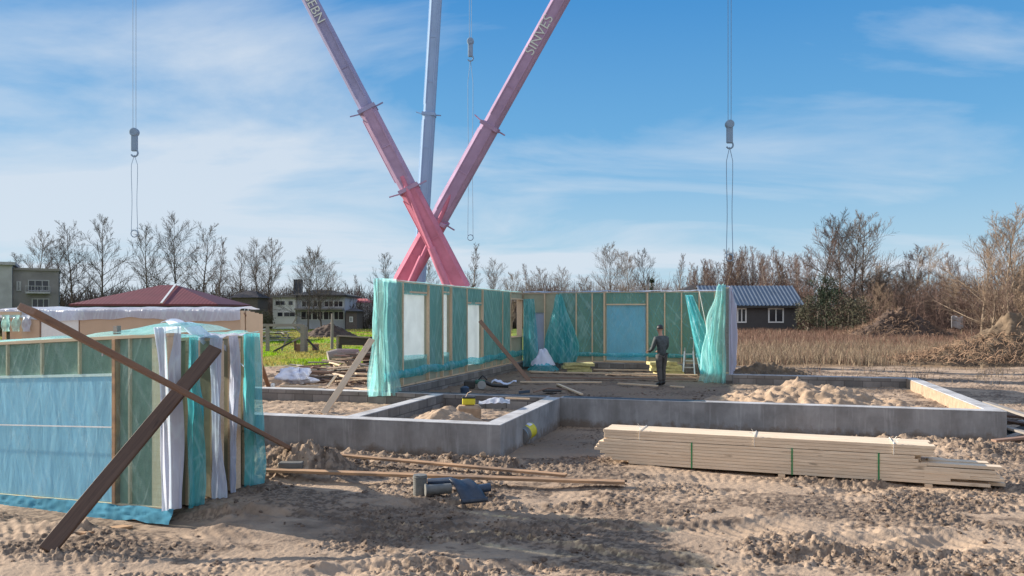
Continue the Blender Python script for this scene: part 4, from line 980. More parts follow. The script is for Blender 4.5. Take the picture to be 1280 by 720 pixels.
# ------------------------------------------------------------------ background
BG=lambda px,py,d: D(px,py,d)
def bark(name,c,bump=.3):
    t=NT(name); v=t.mapping(rnd=True); cc=t.ramp(t.noise(v,1.2,4,.6),[(.3,tuple(x*.65 for x in c)),(.7,tuple(x*1.3 for x in c))]); 
    oi=t.n.new('ShaderNodeObjectInfo'); cc=t.mix(t.math('MULTIPLY',oi.outputs['Random'],.45),cc,tuple(x*.6 for x in c))
    return t.done(t.bsdf(cc,.9,0,None,.1))
M['bark']=bark('bark_grey',(.15,.125,.105)); M['twig']=bark('twig_grey',(.15,.125,.11)); M['birch']=bark('bark_birch',(.36,.31,.27)); M['twig_red']=bark('twig_red_brown',(.165,.112,.095))
M['twig_pale']=bark('twig_pale',(.27,.20,.145)); M['bark_pale']=bark('bark_pale',(.30,.235,.175))
def gen_tree(seed,Ht,style):
    r=random.Random(seed); tr=MB(); cr=MB()
    cfg={'alder':dict(n=24,ang=(38,62),len=.44,start=.24,n2=9,n3=6,tw=.019),'wide':dict(n=22,ang=(36,72),len=.58,start=.14,n2=14,n3=7,tw=.017),
         'birch':dict(n=30,ang=(22,42),len=.26,start=.28,n2=8,n3=5,tw=.017),'bush':dict(n=26,ang=(15,60),len=.75,start=.03,n2=8,n3=6,tw=.018)}[style]
    pts=[];p=Vector((0,0,-.3));d=Vector((0,0,1)); N=14
    for i in range(N+1):
        pts.append(p.copy()); d=(d+Vector((r.uniform(-1,1),r.uniform(-1,1),0))*.055).normalized(); p=p+d*(Ht*1.02/N)
    r0=.0135*Ht if style!='bush' else .008*Ht
    rad=[max(.02,r0*(1-.93*i/N)) for i in range(N+1)]; tr.tube(pts,rad,7)
    def at(f): 
        x=f*N; i=min(N-1,int(x)); return pts[i].lerp(pts[i+1],x-i)
    def branch(p,d,L,rad,lev):
        n=4 if lev<2 else 2; ps=[p.copy()]; q=p.copy(); dd=d.copy()
        for i in range(n):
            dd=(dd+Vector((r.uniform(-1,1),r.uniform(-1,1),r.uniform(-.3,.9)*(1 if lev<2 else .6)))*.16).normalized(); q=q+dd*(L/n); ps.append(q.copy())
        (tr if lev==0 and style!='bush' else cr).tube(ps,[max(cfg['tw']*.45,rad*(1-.72*i/n)) for i in range(n+1)],5 if lev==0 else 3,cap=False)
        if lev>=2: return
        m=cfg['n2'] if lev==0 else cfg['n3']
        for k in range(m):
            f=.22+.78*(k+r.random())/m; i=min(n-1,int(f*n)); b=ps[i].lerp(ps[i+1],f*n-i)
            ax=Vector((r.gauss(0,1),r.gauss(0,1),r.gauss(0,1))).normalized(); pd=(ax-dd*ax.dot(dd)).normalized()
            an=R(r.uniform(25,55)); nd=(dd*math.cos(an)+pd*math.sin(an)+Vector((0,0,.12))).normalized()
            branch(b,nd,L*r.uniform(.32,.55)*(1.15-.5*f),max(cfg['tw']*.8,rad*.45),lev+1)
    az=r.uniform(0,6)
    for k in range(cfg['n']):
        f=cfg['start']+(1-cfg['start'])*(k+r.random()*.8)/cfg['n']; f=min(f,.985); az+=2.4+r.uniform(-.4,.4)
        an=R(r.uniform(*cfg['ang']))*(1.15-.45*f); d=Vector((math.cos(az)*math.sin(an),math.sin(az)*math.sin(an),math.cos(an)))
        L=Ht*cfg['len']*(1.1-.85*f)*r.uniform(.75,1.15) if style!='bush' else Ht*cfg['len']*r.uniform(.5,1.0)*(1.05-.6*f)
        branch(at(f),d,max(L,.05*Ht),max(cfg['tw']*1.2,r0*.42*(1.1-f)),0)
    return tr,cr
protos={}
def proto(key,seed,Ht,style,mt,mc):
    tr,cr=gen_tree(seed,Ht,style)
    def mk(mb,nm,m):
        me=bpy.data.meshes.new(nm); me.from_pydata(mb.v,[],mb.f); me.materials.append(m); me.update(); return me
    protos[key]=(mk(tr,'trunk_'+key,mt),mk(cr,'crown_'+key,mc),Ht)
proto('a1',1,12,'alder',M['bark'],M['twig']); proto('a2',2,12,'alder',M['bark'],M['twig']); proto('a3',13,12,'alder',M['bark'],M['twig'])
proto('w1',3,12,'wide',M['bark'],M['twig']); proto('w2',4,12,'wide',M['bark'],M['twig']); proto('w3',14,12,'wide',M['bark_pale'],M['twig_pale'])
proto('b1',5,12,'birch',M['birch'],M['twig_red']); proto('b2',6,12,'birch',M['birch'],M['twig_red']); proto('b3',15,12,'birch',M['bark_pale'],M['twig_red'])
proto('r1',7,10,'wide',M['bark'],M['twig_red']); proto('s1',8,5,'bush',M['bark_pale'],M['twig_pale']); proto('s2',9,5,'bush',M['bark'],M['twig_red']); proto('s3',10,5,'bush',M['bark'],M['twig'])
def tree(key,px,ytop,d,label,cat='bare tree',group=None,name='bare_tree',wide=1.0,rz=None):
    mt,mc,Ht=protos[key]; x=(px-640)/F*d; g=gz(x,d); top=H+(HY-ytop)*d/F; s=(top-g)/Ht
    rz=random.uniform(0,6.28) if rz is None else rz
    t=bpy.data.objects.new(name,None); COL.objects.link(t); t.location=(x,d,g); t.rotation_euler=(0,0,rz); t.scale=(s*wide,s*wide,s); tag(t,label,cat,group)
    a=bpy.data.objects.new('trunk',mt); COL.objects.link(a); a.parent=t
    b=bpy.data.objects.new('crown',mc); COL.objects.link(b); b.parent=t
    return t
gl='bare grey trees along the left skyline'
TL=[('a1',18,322,110,'slender bare tree in front of the grey apartment block'),
('a2',45,295,105,'bare tree rising above the right corner of the grey apartment block'),
('w1',70,305,100,'broad bare tree just right of the grey apartment block'),
('a3',92,288,108,'thick bare tree between the apartment block and the tallest one near the red roof'),
('a1',127,278,100,'tallest bare tree left of the dark red roof'),
('a2',185,289,95,'bare tree rising behind the left slope of the dark red roof'),
('w2',222,284,100,'broad many stemmed bare tree behind the ridge of the dark red roof'),
('a3',252,290,104,'bare tree behind the right slope of the dark red roof'),
('b1',270,300,98,'pale thin stemmed tree at the right tip of the dark red roof'),
('a1',300,318,110,'small bare tree between red roof and the pair of tall trees'),
('w2',322,312,102,'bushy bare tree left of the white villa'),
('a2',333,305,96,'tall pointed bare tree left of the white villa'),
('w1',385,318,92,'broad bare tree in front of the white villa, left one'),
('w2',402,320,94,'broad bare tree in front of the white villa, right one'),
('a3',415,338,100,'smaller bare tree at the right side of the white villa'),
('b2',450,345,130,'thin bare tree above the pink roof beside the near end of the foil wall'),
('b3',443,352,125,'small bare tree right of the white villa'),
('a1',483,322,90,'bare tree under the right leaning boom foot'),
('w1',505,335,95,'bare tree between the two boom feet'),
('a2',540,330,95,'bare tree between the crossing booms above the foil wall'),
('b1',587,308,90,'slim pointed birch right of the left leaning boom foot'),
('w2',618,334,88,'round low bare tree above the middle of the wall top'),
('w3',640,345,92,'pale round bare tree above the corner of the shell'),
('b2',662,332,100,'slim bare birch above the corner of the shell'),
('w1',675,340,96,'round bare tree right of the slim birch'),
('w2',700,342,98,'low spreading bare tree above the rear wall'),
('w3',733,350,98,'low pale bare tree behind the rear wall'),
('w1',765,312,88,'big spreading bare tree above the blue doorway film'),
('w3',790,322,92,'pale bare tree right of the big spreading one'),
('a2',808,318,92,'upright bare tree beside the small pine'),
('b2',845,320,95,'bare tree between the small pine and the birch wood')]
for k,px,yt,d,lb in TL: tree(k,px,yt,d,lb,group=gl,wide=1.0 if k[0]!='w' else .95)
TR=[('r1',1022,288,92,'reddish bare tree left of the giant many stemmed one'),
('w2',1052,280,90,'giant many stemmed bare tree behind the dark bushes'),
('w1',1080,276,94,'giant bare tree with spreading limbs right of its many stemmed twin'),
('a2',1066,283,92,'upright bare tree between the two giant ones'),
('r1',1132,318,100,'red brown round tree above the far soil mound'),
('w3',1155,314,104,'pale spreading tree above the far soil mound'),
('r1',1178,325,98,'red brown tree between far mound and the tall pale trees'),
('b1',1205,332,110,'thin bare tree above the white sheet in the thicket'),
('w3',1226,300,62,'pale bare tree left of the tallest one at the right edge'),
('w3',1252,277,55,'tallest pale bare tree at the right edge'),
('a2',1272,282,60,'bare tree cut off by the right edge'),
('b3',1240,330,48,'thin pale sapling before the tallest tree at the right edge'),
('b3',1265,335,46,'thin pale sapling at the right edge above the near mound')]
for k,px,yt,d,lb in TR: tree(k,px,yt,d,lb,group='bare trees on the right skyline',wide=1.05)
# birch wood (alike individuals)
r=random.Random(21)
for i in range(58):
    px=r.uniform(862,1012); d=r.uniform(100,135); yt=330-12*math.sin((px-862)/150*math.pi)+r.uniform(-8,10)+(px<890)*8
    tree(r.choice(['b1','b2','b3']),px,yt,d,'thin bare birch in the brown wood behind the small grey house',group='birches of the brown wood',cat='birch tree',name='birch_tree')
for i in range(34):
    px=r.uniform(1085,1300); d=r.uniform(82,120); yt=356+r.uniform(-16,22)
    tree(r.choice(['b1','b3','r1','w3','s1']),px,yt,d,'bare brown tree in the thicket behind the two soil mounds',group='trees of the right thicket',cat='bare tree',name='thicket_tree')
def brush(name,label,pxr,dr,ytr,n,m,seed,rad=.03,lean=.3,fork=4):
    r=random.Random(seed); b=MB()
    for i in range(n):
        px=r.uniform(*pxr); d=r.uniform(*dr); yt=r.uniform(*ytr)+6*mnoise.noise(Vector((px*.03,seed,0)))*2
        x=(px-640)/F*d; g=.45; top=max(g+.4,H+(HY-yt)*d/F); p=Vector((x,d,g-.1)); h=top-g; dr_=Vector((r.uniform(-1,1)*lean,r.uniform(-1,1)*lean,1)).normalized(); 
        m1=p+dr_*h*.55+Vector((r.uniform(-.1,.1)*h,0,0)); e=m1+Vector((r.uniform(-.2,.2)*h,r.uniform(-.2,.2)*h,h*.4)); b.tube([p,m1,e],[rad*1.5,rad,rad*.4],3,cap=False)
        for k in range(fork):
            f=r.uniform(.2,.95); q=p.lerp(m1,f) if f<.6 else m1.lerp(e,f-.5); l=h*r.uniform(.15,.4)
            b.tube([q,q+Vector((r.uniform(-1,1),r.uniform(-1,1),r.uniform(.2,1.1))).normalized()*l],[rad*.6,rad*.3],3,cap=False)
    o=b.build(name,m); o['kind']='stuff'; return tag(o,label,'undergrowth')
brush('far_thicket','brown leafless undergrowth along the left horizon behind the houses',(-80,460),(108,135),(352,394),5200,M['twig'],1,.05,.4)
brush('far_thicket','dense brown undergrowth below the birch wood and right of the far house',(640,1080),(100,140),(345,392),3600,M['twig_red'],2,.035,.3)
brush('right_thicket','dense pale brown thicket of saplings behind the right mounds',(1085,1400),(80,125),(340,402),3000,M['twig_red'],3,.022,.3,6)
brush('left_thicket','dark scrub between the houses on the left',(270,700),(100,112),(362,398),2600,M['twig'],4,.05,.5)
# evergreen things
M['needles']=plain('needles',(.022,.042,.02),.9,0,.4,1,0); M['bush_green']=plain('bush_leaves',(.075,.075,.045),.9,0,.5,1,0)
def leafy(name,px,ytop,ybase,d,wpx,label,m,seed,n=2600,cat='bush',shape='round',lf=.22):
    r=random.Random(seed); x=(px-640)/F*d; g=gz(x,d); top=H+(HY-ytop)*d/F; h=top-g; w=wpx/F*d/2
    t=empty(name,(x,d,g),0,label,cat); b=MB(); b.tube([(x,d,g-.2),(x+.1,d,g+h*.5),(x,d,g+h*.93)],[.16,.1,.03],6)
    for k in range(16):
        a=r.uniform(0,6.28); z=g+h*r.uniform(.15,.8); b.tube([(x,d,z),(x+math.cos(a)*w*.7,d+math.sin(a)*w*.7,z+h*.12)],[.05,.015],4)
    b.build('trunk',M['bark'],t)
    b=MB(); cl=[]
    for k in range(46):
        if shape=='cone': f=r.random()**.7; z=g+h*(1-f)*.98+.1; rr=w*(f+.12); a=r.uniform(0,6.28); q=rr*r.uniform(.3,1); cl.append((Vector((x+math.cos(a)*q,d+math.sin(a)*q,z)),.12*w+.22*w*f+.1))
        else:
            v=Vector((r.gauss(0,1),r.gauss(0,1),r.gauss(0,1))).normalized()*r.uniform(.35,1); cl.append((Vector((x+v.x*w,d+v.y*w,g+h*.5+v.z*h*.46)),w*.30))
    for i in range(n):
        c,s=r.choice(cl); p=c+Vector((r.gauss(0,.55),r.gauss(0,.55),r.gauss(0,.4)))*s
        if p.z<g: continue
        u=Vector((r.gauss(0,1),r.gauss(0,1),r.gauss(0,1))).normalized()*lf*r.uniform(.5,1.2); v=Vector((r.gauss(0,1),r.gauss(0,1),r.gauss(0,1))).normalized()*lf*.45
        b.add([p-u*.5,p+v*.5,p+u*.5,p-v*.5],[(0,1,2,3)])
    b.build('crown',m,t)
leafy('pine_tree',815,346,400,80,17,'small dark green pine above the rear wall',M['needles'],1,2200,'pine tree','cone')
leafy('evergreen_bush',1032,338,400,80,44,'tall dark green bush beside the small grey house',M['needles'],2,3800)
leafy('scrub_bush',1010,366,410,76,36,'brownish scrub bush touching the right side of the small grey house',M['bush_green'],3,2200)
leafy('scrub_bush',1060,368,408,78,60,'wide olive brown scrub bush under the giant bare trees',M['bush_green'],4,3600)
leafy('scrub_bush',1175,352,400,112,110,'long olive scrub bush behind the far mound',M['bush_green'],5,4200)
leafy('scrub_bush',1262,335,400,118,70,'dark evergreen scrub behind the tallest pale tree',M['needles'],6,3800)
leafy('scrub_bush',10,398,430,60,26,'low brown bush behind the left end of the tan pack',M['bush_green'],7,1200)
leafy('scrub_bush',330,384,402,90,26,'dark scrub bush hugging the left side of the white villa',M['bush_green'],8,1500)
tree('s3',1100,352,88,'dense grey shrub right of the olive scrub bush',group='big shrubs',name='shrub',cat='shrub',wide=1.5)
tree('s2',1215,360,70,'red twigged shrub before the pale saplings',group='big shrubs',name='shrub',cat='shrub',wide=1.4)
tree('s1',1245,375,50,'pale twiggy shrub rising behind the near mound',group='big shrubs',name='shrub',cat='shrub',wide=1.5)
tree('s1',1275,360,52,'pale twiggy shrub at the right edge behind the near mound',group='big shrubs',name='shrub',cat='shrub',wide=1.5)

# far mounds of brush and soil
def brushy(mnd,cx,cy,rx,ry,h,z0,n,m,seed,ln=.5):
    r=random.Random(seed); b=MB()
    for i in range(n):
        a=r.uniform(0,6.28); q=r.random()**.5*.92; x=cx+math.cos(a)*rx*q; y=cy+math.sin(a)*ry*q; z=z0+h*max(0,(1-q))**.62*(1.1-.8*q)+.02
        d=Vector((r.gauss(0,1),r.gauss(0,1),abs(r.gauss(0,.6)))).normalized()*ln*r.uniform(.4,1.2); rr=r.uniform(.006,.022)
        b.tube([(x,y,z-.05),Vector((x,y,z))+d*.5+Vector((0,0,.03)),Vector((x,y,z))+d+Vector((0,0,-.08))],[rr,rr*.8,rr*.3],3,cap=False)
    o=b.build('dry_stalks',m,mnd,Matrix()) if False else b.build('dry_stalks',m,mnd); return o
M['dark_soil']=plain('dark_soil',(.075,.05,.038),.95,0,.5,2.5,.8); M['root_soil']=plain('root_soil',(.14,.10,.065),.95,0,.5,2.5,.9)
M['straw']=plain('straw',(.40,.31,.19),.9,0,.3,3,0); M['straw_brown']=plain('straw_brown',(.23,.15,.10),.9,0,.4,3,0)
g=gz(34,68)
m1=mound('soil_mound',(1122-640)/F*68,68,5.6,3.2,2.5,M['dark_soil'],'long dark mound of soil and roots far back in the dry field','soil mound',g-.05,0,7,.45,90,fine=.09,sharp=1.6)
brushy(m1,(1122-640)/F*68,68,5.6,3.2,2.5,g,1500,M['straw_brown'],1,.6)
m2=mound('soil_mound',24.8,37.5,7.2,2.8,1.95,M['root_soil'],'nearer mound of rooty soil and dry stalks at the right edge','soil mound',gz(24,36)-.1,-.1,9,.45,120,fine=.08,sharp=1.6)
brushy(m2,24.8,37.5,7.2,2.8,1.75,gz(24,36),3000,M['straw_brown'],2,.55)
mound('soil_mound',(412-640)/F*72,72,2.7,2,1.25,M['dark_soil'],'small black soil mound on the grass before the white villa','soil mound',gz(-17,72),0,11,.25,50,fine=.05,sharp=2.4)
mound('soil_mound',*P(955,466,0.1)[:2],2.2,1.2,.42,M['root_soil'],'low dirty sand hump just behind the right end wall','soil mound',gz(10,31),0,13,.4,60,fine=.08)

# reeds and grass
def blades(name,label,n,xr,yr,hr,m,seed,w=.02,dens=None,cols=None,lean=.35):
    g=np.random.default_rng(seed); 
    d=yr[0]*np.exp(g.random(n)*math.log(yr[1]/yr[0])); 
    u0,u1=(np.array(xr)-640)/F; x=g.uniform(u0,u1,n)*d
    if dens is not None:
        k=dens(x,d)>g.random(n); x=x[k]; d=d[k]; n=len(x)
    z=ground(x,d)[0]; h=g.uniform(*hr,n)*(.75+.5*np.clip(fbm(x*.3,d*.3,2,seed)+.5,0,1)); a=g.uniform(0,2*np.pi,n); ww=w*(.6+.8*g.random(n))*np.maximum(1,d/45)
    lx=g.normal(0,lean,n)*h; ly=g.normal(0,lean,n)*h
    c,s=np.cos(a)*ww,np.sin(a)*ww
    v=np.empty((n,5,3))
    v[:,0]=np.stack([x-c,d-s,z-.03],1); v[:,1]=np.stack([x+c,d+s,z-.03],1)
    v[:,2]=np.stack([x-c*.6+lx*.35,d-s*.6+ly*.35,z+h*.6],1); v[:,3]=np.stack([x+c*.6+lx*.35,d+s*.6+ly*.35,z+h*.6],1)
    v[:,4]=np.stack([x+lx,d+ly,z+h],1)
    me=bpy.data.meshes.new(name); me.vertices.add(n*5); me.vertices.foreach_set('co',v.astype(np.float32).ravel())
    i=np.arange(n)*5; tri=np.stack([i,i+1,i+3, i,i+3,i+2, i+2,i+3,i+4],1).reshape(-1,3)
    me.loops.add(len(tri)*3); me.loops.foreach_set('vertex_index',tri.ravel().astype(np.int32)); me.polygons.add(len(tri)); me.polygons.foreach_set('loop_start',np.arange(0,len(tri)*3,3,dtype=np.int32))
    me.update(calc_edges=True)
    if cols is None: cols=lambda x,d,g:np.tile([.3,.2,.1],(n,1))
    cc=cols(x,d,g); at=me.color_attributes.new('c','FLOAT_COLOR','POINT'); at.data.foreach_set('color',np.repeat(np.concatenate([cc,np.ones((n,1))],1),5,axis=0).astype(np.float32).ravel())
    me.materials.append(m); o=bpy.data.objects.new(name,me); place(o); o['kind']='stuff'; return tag(o,label,'grass')
t=NT('blade'); a_=t.n.new('ShaderNodeAttribute'); a_.attribute_name='c'; b_=t.bsdf(a_.outputs['Color'],.8,0,None,.2); k_=t.n.new('ShaderNodeBsdfTranslucent'); t.l.new(a_.outputs['Color'],k_.inputs[0]); M['blade']=t.done(t.mixs(.3,b_,k_.outputs[0]))
def rc(x,d,g):
    n=len(x); far=sstep(44,62,d)[:,None]; k=g.random((n,1)); straw=np.array([.35,.275,.195])*(.45+.75*k); red=np.array([.23,.145,.11])*(.55+.8*k); pick=(g.random((n,1))<.2+.72*far); return np.where(pick,red,straw)
blades('dry_reeds','dry straw and red brown weeds covering the field on the right',95000,(905,1420),(35.5,98),(.28,.68),M['blade'],5,.014,cols=rc,dens=lambda x,d:(np.hypot((x-25.5)/7.5,(d-37)/4.2)>1)*(sstep(35,39,d+3*fbm(x*.25,d*.25,2,3))*(.35+.65*sstep(-.3,.2,fbm(x*.4,d*.4,2,8)))))
def gc(x,d,g):
    n=len(x); k=g.random((n,1)); f=sstep(-.15,.35,fbm(x*.2,d*.12,3,77)+.3*sstep(48,60,d))[:,None]; return (np.array([.27,.46,.02])*(1-f)+np.array([.42,.36,.11])*f)*(.6+.7*k)
blades('meadow_grass','short bright green grass of the meadow on the left',60000,(-60,640),(36,95),(.05,.14),M['blade'],6,.03,cols=gc,dens=lambda x,d:sstep(34,38,d+2.5*fbm(x*.25,d*.25,3,71)))
blades('sand_tufts','sparse dry tufts on the sand at the edge of the field',2600,(930,1400),(27,37),(.08,.3),M['blade'],8,.012,cols=rc,dens=lambda x,d:sstep(.1,.5,fbm(x*.8,d*.8,2,8)+.02*(d-27)))

# ------------------------------------------------------------------ buildings
def win(t,x0,x1,z0,z1,y,ax,org,mframe,mglass,mull=1,dep=.06,f=.09):
    b=MB(); P_=lambda x,z,o:org+ax*x+Z_*z-Z_.cross(ax)*o
    cx,cz=(x0+x1)/2,(z0+z1)/2
    def bb(xa,xb,za,zb,o0,o1,mb): mb.box((P_(xa,za,o0)+P_(xb,zb,o1))/2,(xb-xa,abs(o1-o0),zb-za),ax)
    bb(x0,x1,z0,z0+f,0,dep,b);bb(x0,x1,z1-f,z1,0,dep,b);bb(x0,x0+f,z0+f,z1-f,0,dep,b);bb(x1-f,x1,z0+f,z1-f,0,dep,b)
    for k in range(1,mull+1): xm=x0+(x1-x0)*k/(mull+1); bb(xm-f*.4,xm+f*.4,z0+f,z1-f,0,dep*.9,b)
    w=b.build('window',mframe,t); g_=MB(); bb(x0+f*.9,x1-f*.9,z0+f*.9,z1-f*.9,.0,.02,g_); g_.build('pane',mglass,w); return w
def gable(b,org,ax,L,W,z,rise,over=.4,thick=.15):
    ay=Z_.cross(ax)
    for s in(0,1):
        y0=-over if s==0 else W+over; y1=W/2; zz0=z-(over/(W/2))*rise
        p=[org+ax*(-over)+ay*y0+Z_*zz0,org+ax*(L+over)+ay*y0+Z_*zz0,org+ax*(L+over)+ay*y1+Z_*(z+rise),org+ax*(-over)+ay*y1+Z_*(z+rise)]
        b.add([q+Z_*k*thick for k in(0,1) for q in p],[(0,1,2,3),(7,6,5,4),(0,4,5,1),(1,5,6,2),(2,6,7,3),(3,7,4,0)])
# small grey house with corrugated blue roof
def grey_house():
    d=84; g=gz(30,d); X0=(885-640)/F*d; X1=(996-640)/F*d; org=Vector((X0,d,g)); ax=Vector((1,0,0)); L=X1-X0; W=6.5; eh=H+(HY-380)*d/F-g
    t=empty('grey_house',org,0,'small dark grey house with a blue grey corrugated roof and white windows','house')
    b=MB(); b.box(org+Vector((L/2,W/2,eh/2)),(L,W,eh)); b.add([org+Vector((L,0,eh)),org+Vector((L,W,eh)),org+Vector((L,W/2,eh+1.9)),org+Vector((0,0,eh)),org+Vector((0,W,eh)),org+Vector((0,W/2,eh+1.9))],[(0,1,2),(3,5,4)]); b.build('wall',plain('grey_render',(.085,.08,.08),.9,0,.1,1,.1),t)
    tm=NT('corrugated'); v=tm.mapping(); sx=tm.n.new('ShaderNodeSeparateXYZ'); tm.l.new(v,sx.inputs[0]); w_=tm.math('SINE',tm.math('MULTIPLY',sx.outputs[0],2*math.pi/.55)); c=tm.ramp(tm.math('ADD',tm.math('MULTIPLY',w_,.5),.5),[(.25,(.07,.085,.12)),(.55,(.30,.36,.44))]); rm=tm.done(tm.bsdf(c,.35,.4,tm.bump(w_,.8,.08)))
    b=MB(); 
    n=int(L/.275)*2; ay=Vector((0,1,0)); over=.5; rise=1.95
    for s in (0,1):
        y0=-over if s==0 else W+over; z0=eh-over/(W/2)*rise
        nx=120
        def rf(u,w2,y0=y0,z0=z0):
            x=-.5+(L+1.2)*u; dz=.035*math.sin(x*2*math.pi/.42); return org+Vector((x,y0+(W/2-y0)*w2,z0+(eh+rise-z0)*w2+.14+dz))
        b.grid(rf,nx*2,2)
    b.build('roof',plain('blue_grey_metal',(.13,.165,.215),.55,.2,.12,1,0),t)
    b=MB(); gable(b,org,ax,L,W,eh,rise,.5,.10); b.build('roof_deck',M['wood_black'],t)
    MB().box(org+Vector((L/2,-.56,eh-.32)),(L+1.1,.08,.20)).build('fascia',M['wood_black'],t)
    for (p0,p1) in ((921,933),(960,979.5)):
        x0=(p0-640)/F*d-X0; x1=(p1-640)/F*d-X0; z1=H+(HY-385)*d/F-g; z0=H+(HY-403.5)*d/F-g
        win(t,x0,x1,z0,z1,0,ax,org,M['white_paint'],M['glass_dark'],1,.08,.14)
    MB().box(org+Vector((L*.05+.5,-1.2,.5)),(2.2,.6,.15)).build('bench_top',M['white_paint'],t)
grey_house()
def dark_roof_house():
    d=100; X0=(852-640)/F*d; X1=(918-640)/F*d; g=gz(25,d); org=Vector((X0,d,g)); L=X1-X0; eh=H+(HY-366)*d/F-g
    t=empty('dark_house',org,0,'house with a low black roof peeking over the right end of the rear wall','house')
    MB().box(org+Vector((L/2,3,eh/2)),(L,6,eh)).build('wall',plain('dark_render',(.10,.09,.09),.9),t)
    b=MB(); cx=L*.36; pts=[org+Vector(v) for v in((-.6,-.6,eh),(L+.6,-.6,eh),(L+.6,6.6,eh),(-.6,6.6,eh),(L*.3,3,eh+1.2),(L*.45,3,eh+1.2))]
    b.add(pts,[(0,1,5,4),(1,2,5),(2,3,4,5),(3,0,4),(3,2,1,0)]); b.build('roof',M['wood_black'],t); win(t,1,2.2,1,2.2,0,Vector((1,0,0)),org,M['white_paint'],M['glass_dark'])
dark_roof_house()
def red_roof_house():
    d=62; g=gz(-28,d); x0=(86-640)/F*d; x1=(272-640)/F*d; rx0=(172-640)/F*d; rx1=(193-640)/F*d; ze=H+(HY-380)*d/F; zr=H+(HY-354)*d/F; W=8
    t=empty('red_roof_house',((x0+x1)/2,d,g),0,'low house with a wide dark red hipped roof','house')
    MB().box(((x0+x1)/2,d+W/2,(g+ze)/2),(x1-x0-1.2,W-1,ze-g)).build('wall',plain('brown_render',(.16,.12,.10),.9),t)
    b=MB(); P4=[(x0,d,ze),(x1,d,ze),(x1,d+W,ze),(x0,d+W,ze)]; b.add(P4+[(rx0,d+W/2,zr),(rx1,d+W/2,zr)]+[(x,y,z-.15) for x,y,z in P4],[(0,1,5,4),(1,2,5),(2,3,4,5),(3,0,4),(9,8,7,6),(0,6,7,1),(1,7,8,2),(2,8,9,3),(3,9,6,0)])
    rt=NT('red_tiles'); v=rt.mapping(); sx=rt.n.new('ShaderNodeSeparateXYZ'); rt.l.new(v,sx.inputs[0]); wv=rt.math('SINE',rt.math('MULTIPLY',sx.outputs[0],2*math.pi/.3)); c=rt.mix(rt.noise(v,1.3,5),(.10,.018,.024),(.19,.035,.042))
    o=b.build('roof',rt.done(rt.bsdf(c,.6,0,rt.bump(wv,.15,.03))),t)
    MB().bar((rx1+.02,d+W/2-.1,zr+.08),(rx1+.55,d-.02,ze+.08),.16,.06).build('ridge_ladder',M['white_paint'],o)
    MB().box(((x0+x1)/2,d+.03,ze-.3),(x1-x0-.8,.1,.28)).build('eaves_band',M['wood_black'],t)
    win(t,-3,-1.5,.9,2.0,0,Vector((1,0,0)),Vector(((x0+x1)/2,d+.5,g)),M['white_paint'],M['glass_dark'])
    win(t,2,3.5,.9,2.0,0,Vector((1,0,0)),Vector(((x0+x1)/2,d+.5,g)),M['white_paint'],M['glass_dark'])
red_roof_house()
def apartment():
    d=96; g=gz(-60,d); t=None
    def X(p): return (p-640)/F*d
    def Zp(y): return H+(HY-y)*d/F
    org=Vector((X(-60),d,g)); t=empty('apartment_block',(X(73),d,g),0,'grey concrete two storey apartment block with flat roof and balcony','building')
    cm=plain('grey_concrete_wall',(.40,.40,.40),.9,0,.2,.6,.1); cm2=plain('brown_grey_wall',(.25,.235,.23),.9,0,.2,.6,.1)
    MB().box(((X(-60)+X(24))/2,d+4,(g+Zp(333))/2),(X(24)-X(-60),8,Zp(333)-g)).build('wall',cm,t); MB().box(((X(24.3)+X(73))/2,d+5,(g+Zp(338))/2),(X(73)-X(24.3),8,Zp(338)-g)).build('wall',cm2,t)
    MB().box(((X(-60)+X(25))/2,d+3.9,Zp(331)),(X(25)-X(-60)+.5,8.6,.35)).build('roof',M['concrete_top'],t); MB().box(((X(24.6)+X(74))/2,d+5,Zp(337)),(X(74)-X(24.6),8.4,.3)).build('roof',M['wood_grey'],t)
    ax=Vector((1,0,0))
    for (a,b_,y0,y1,dd) in ((-4,4,357,343,0),(-4,4,381,367,0),(-30,-20,357,343,0),(-30,-20,381,367,0),(40,63,364,350,1),(44,63,386,373,1),(28,33,364,352,1)):
        o_=Vector((0,d+dd,0)); win(t,X(a),X(b_),Zp(y0),Zp(y1),0,ax,o_,cm,M['glass_dark'],2,.1,.12)
    b=MB(); b.box(((X(38)+X(64))/2,d+.5,Zp(366)),(X(64)-X(38),1.1,.22)); bal=b.build('balcony',cm,t); b=MB()
    for p in np.linspace(38,64,9): b.tube([(X(p),d+.0,Zp(366)),(X(p),d,Zp(358))],.03,4)
    b.bar((X(38),d,Zp(358)),(X(64),d,Zp(358)),.05,.05); b.build('railing',M['steel'],bal); t.rotation_euler=(0,0,R(29))
apartment()
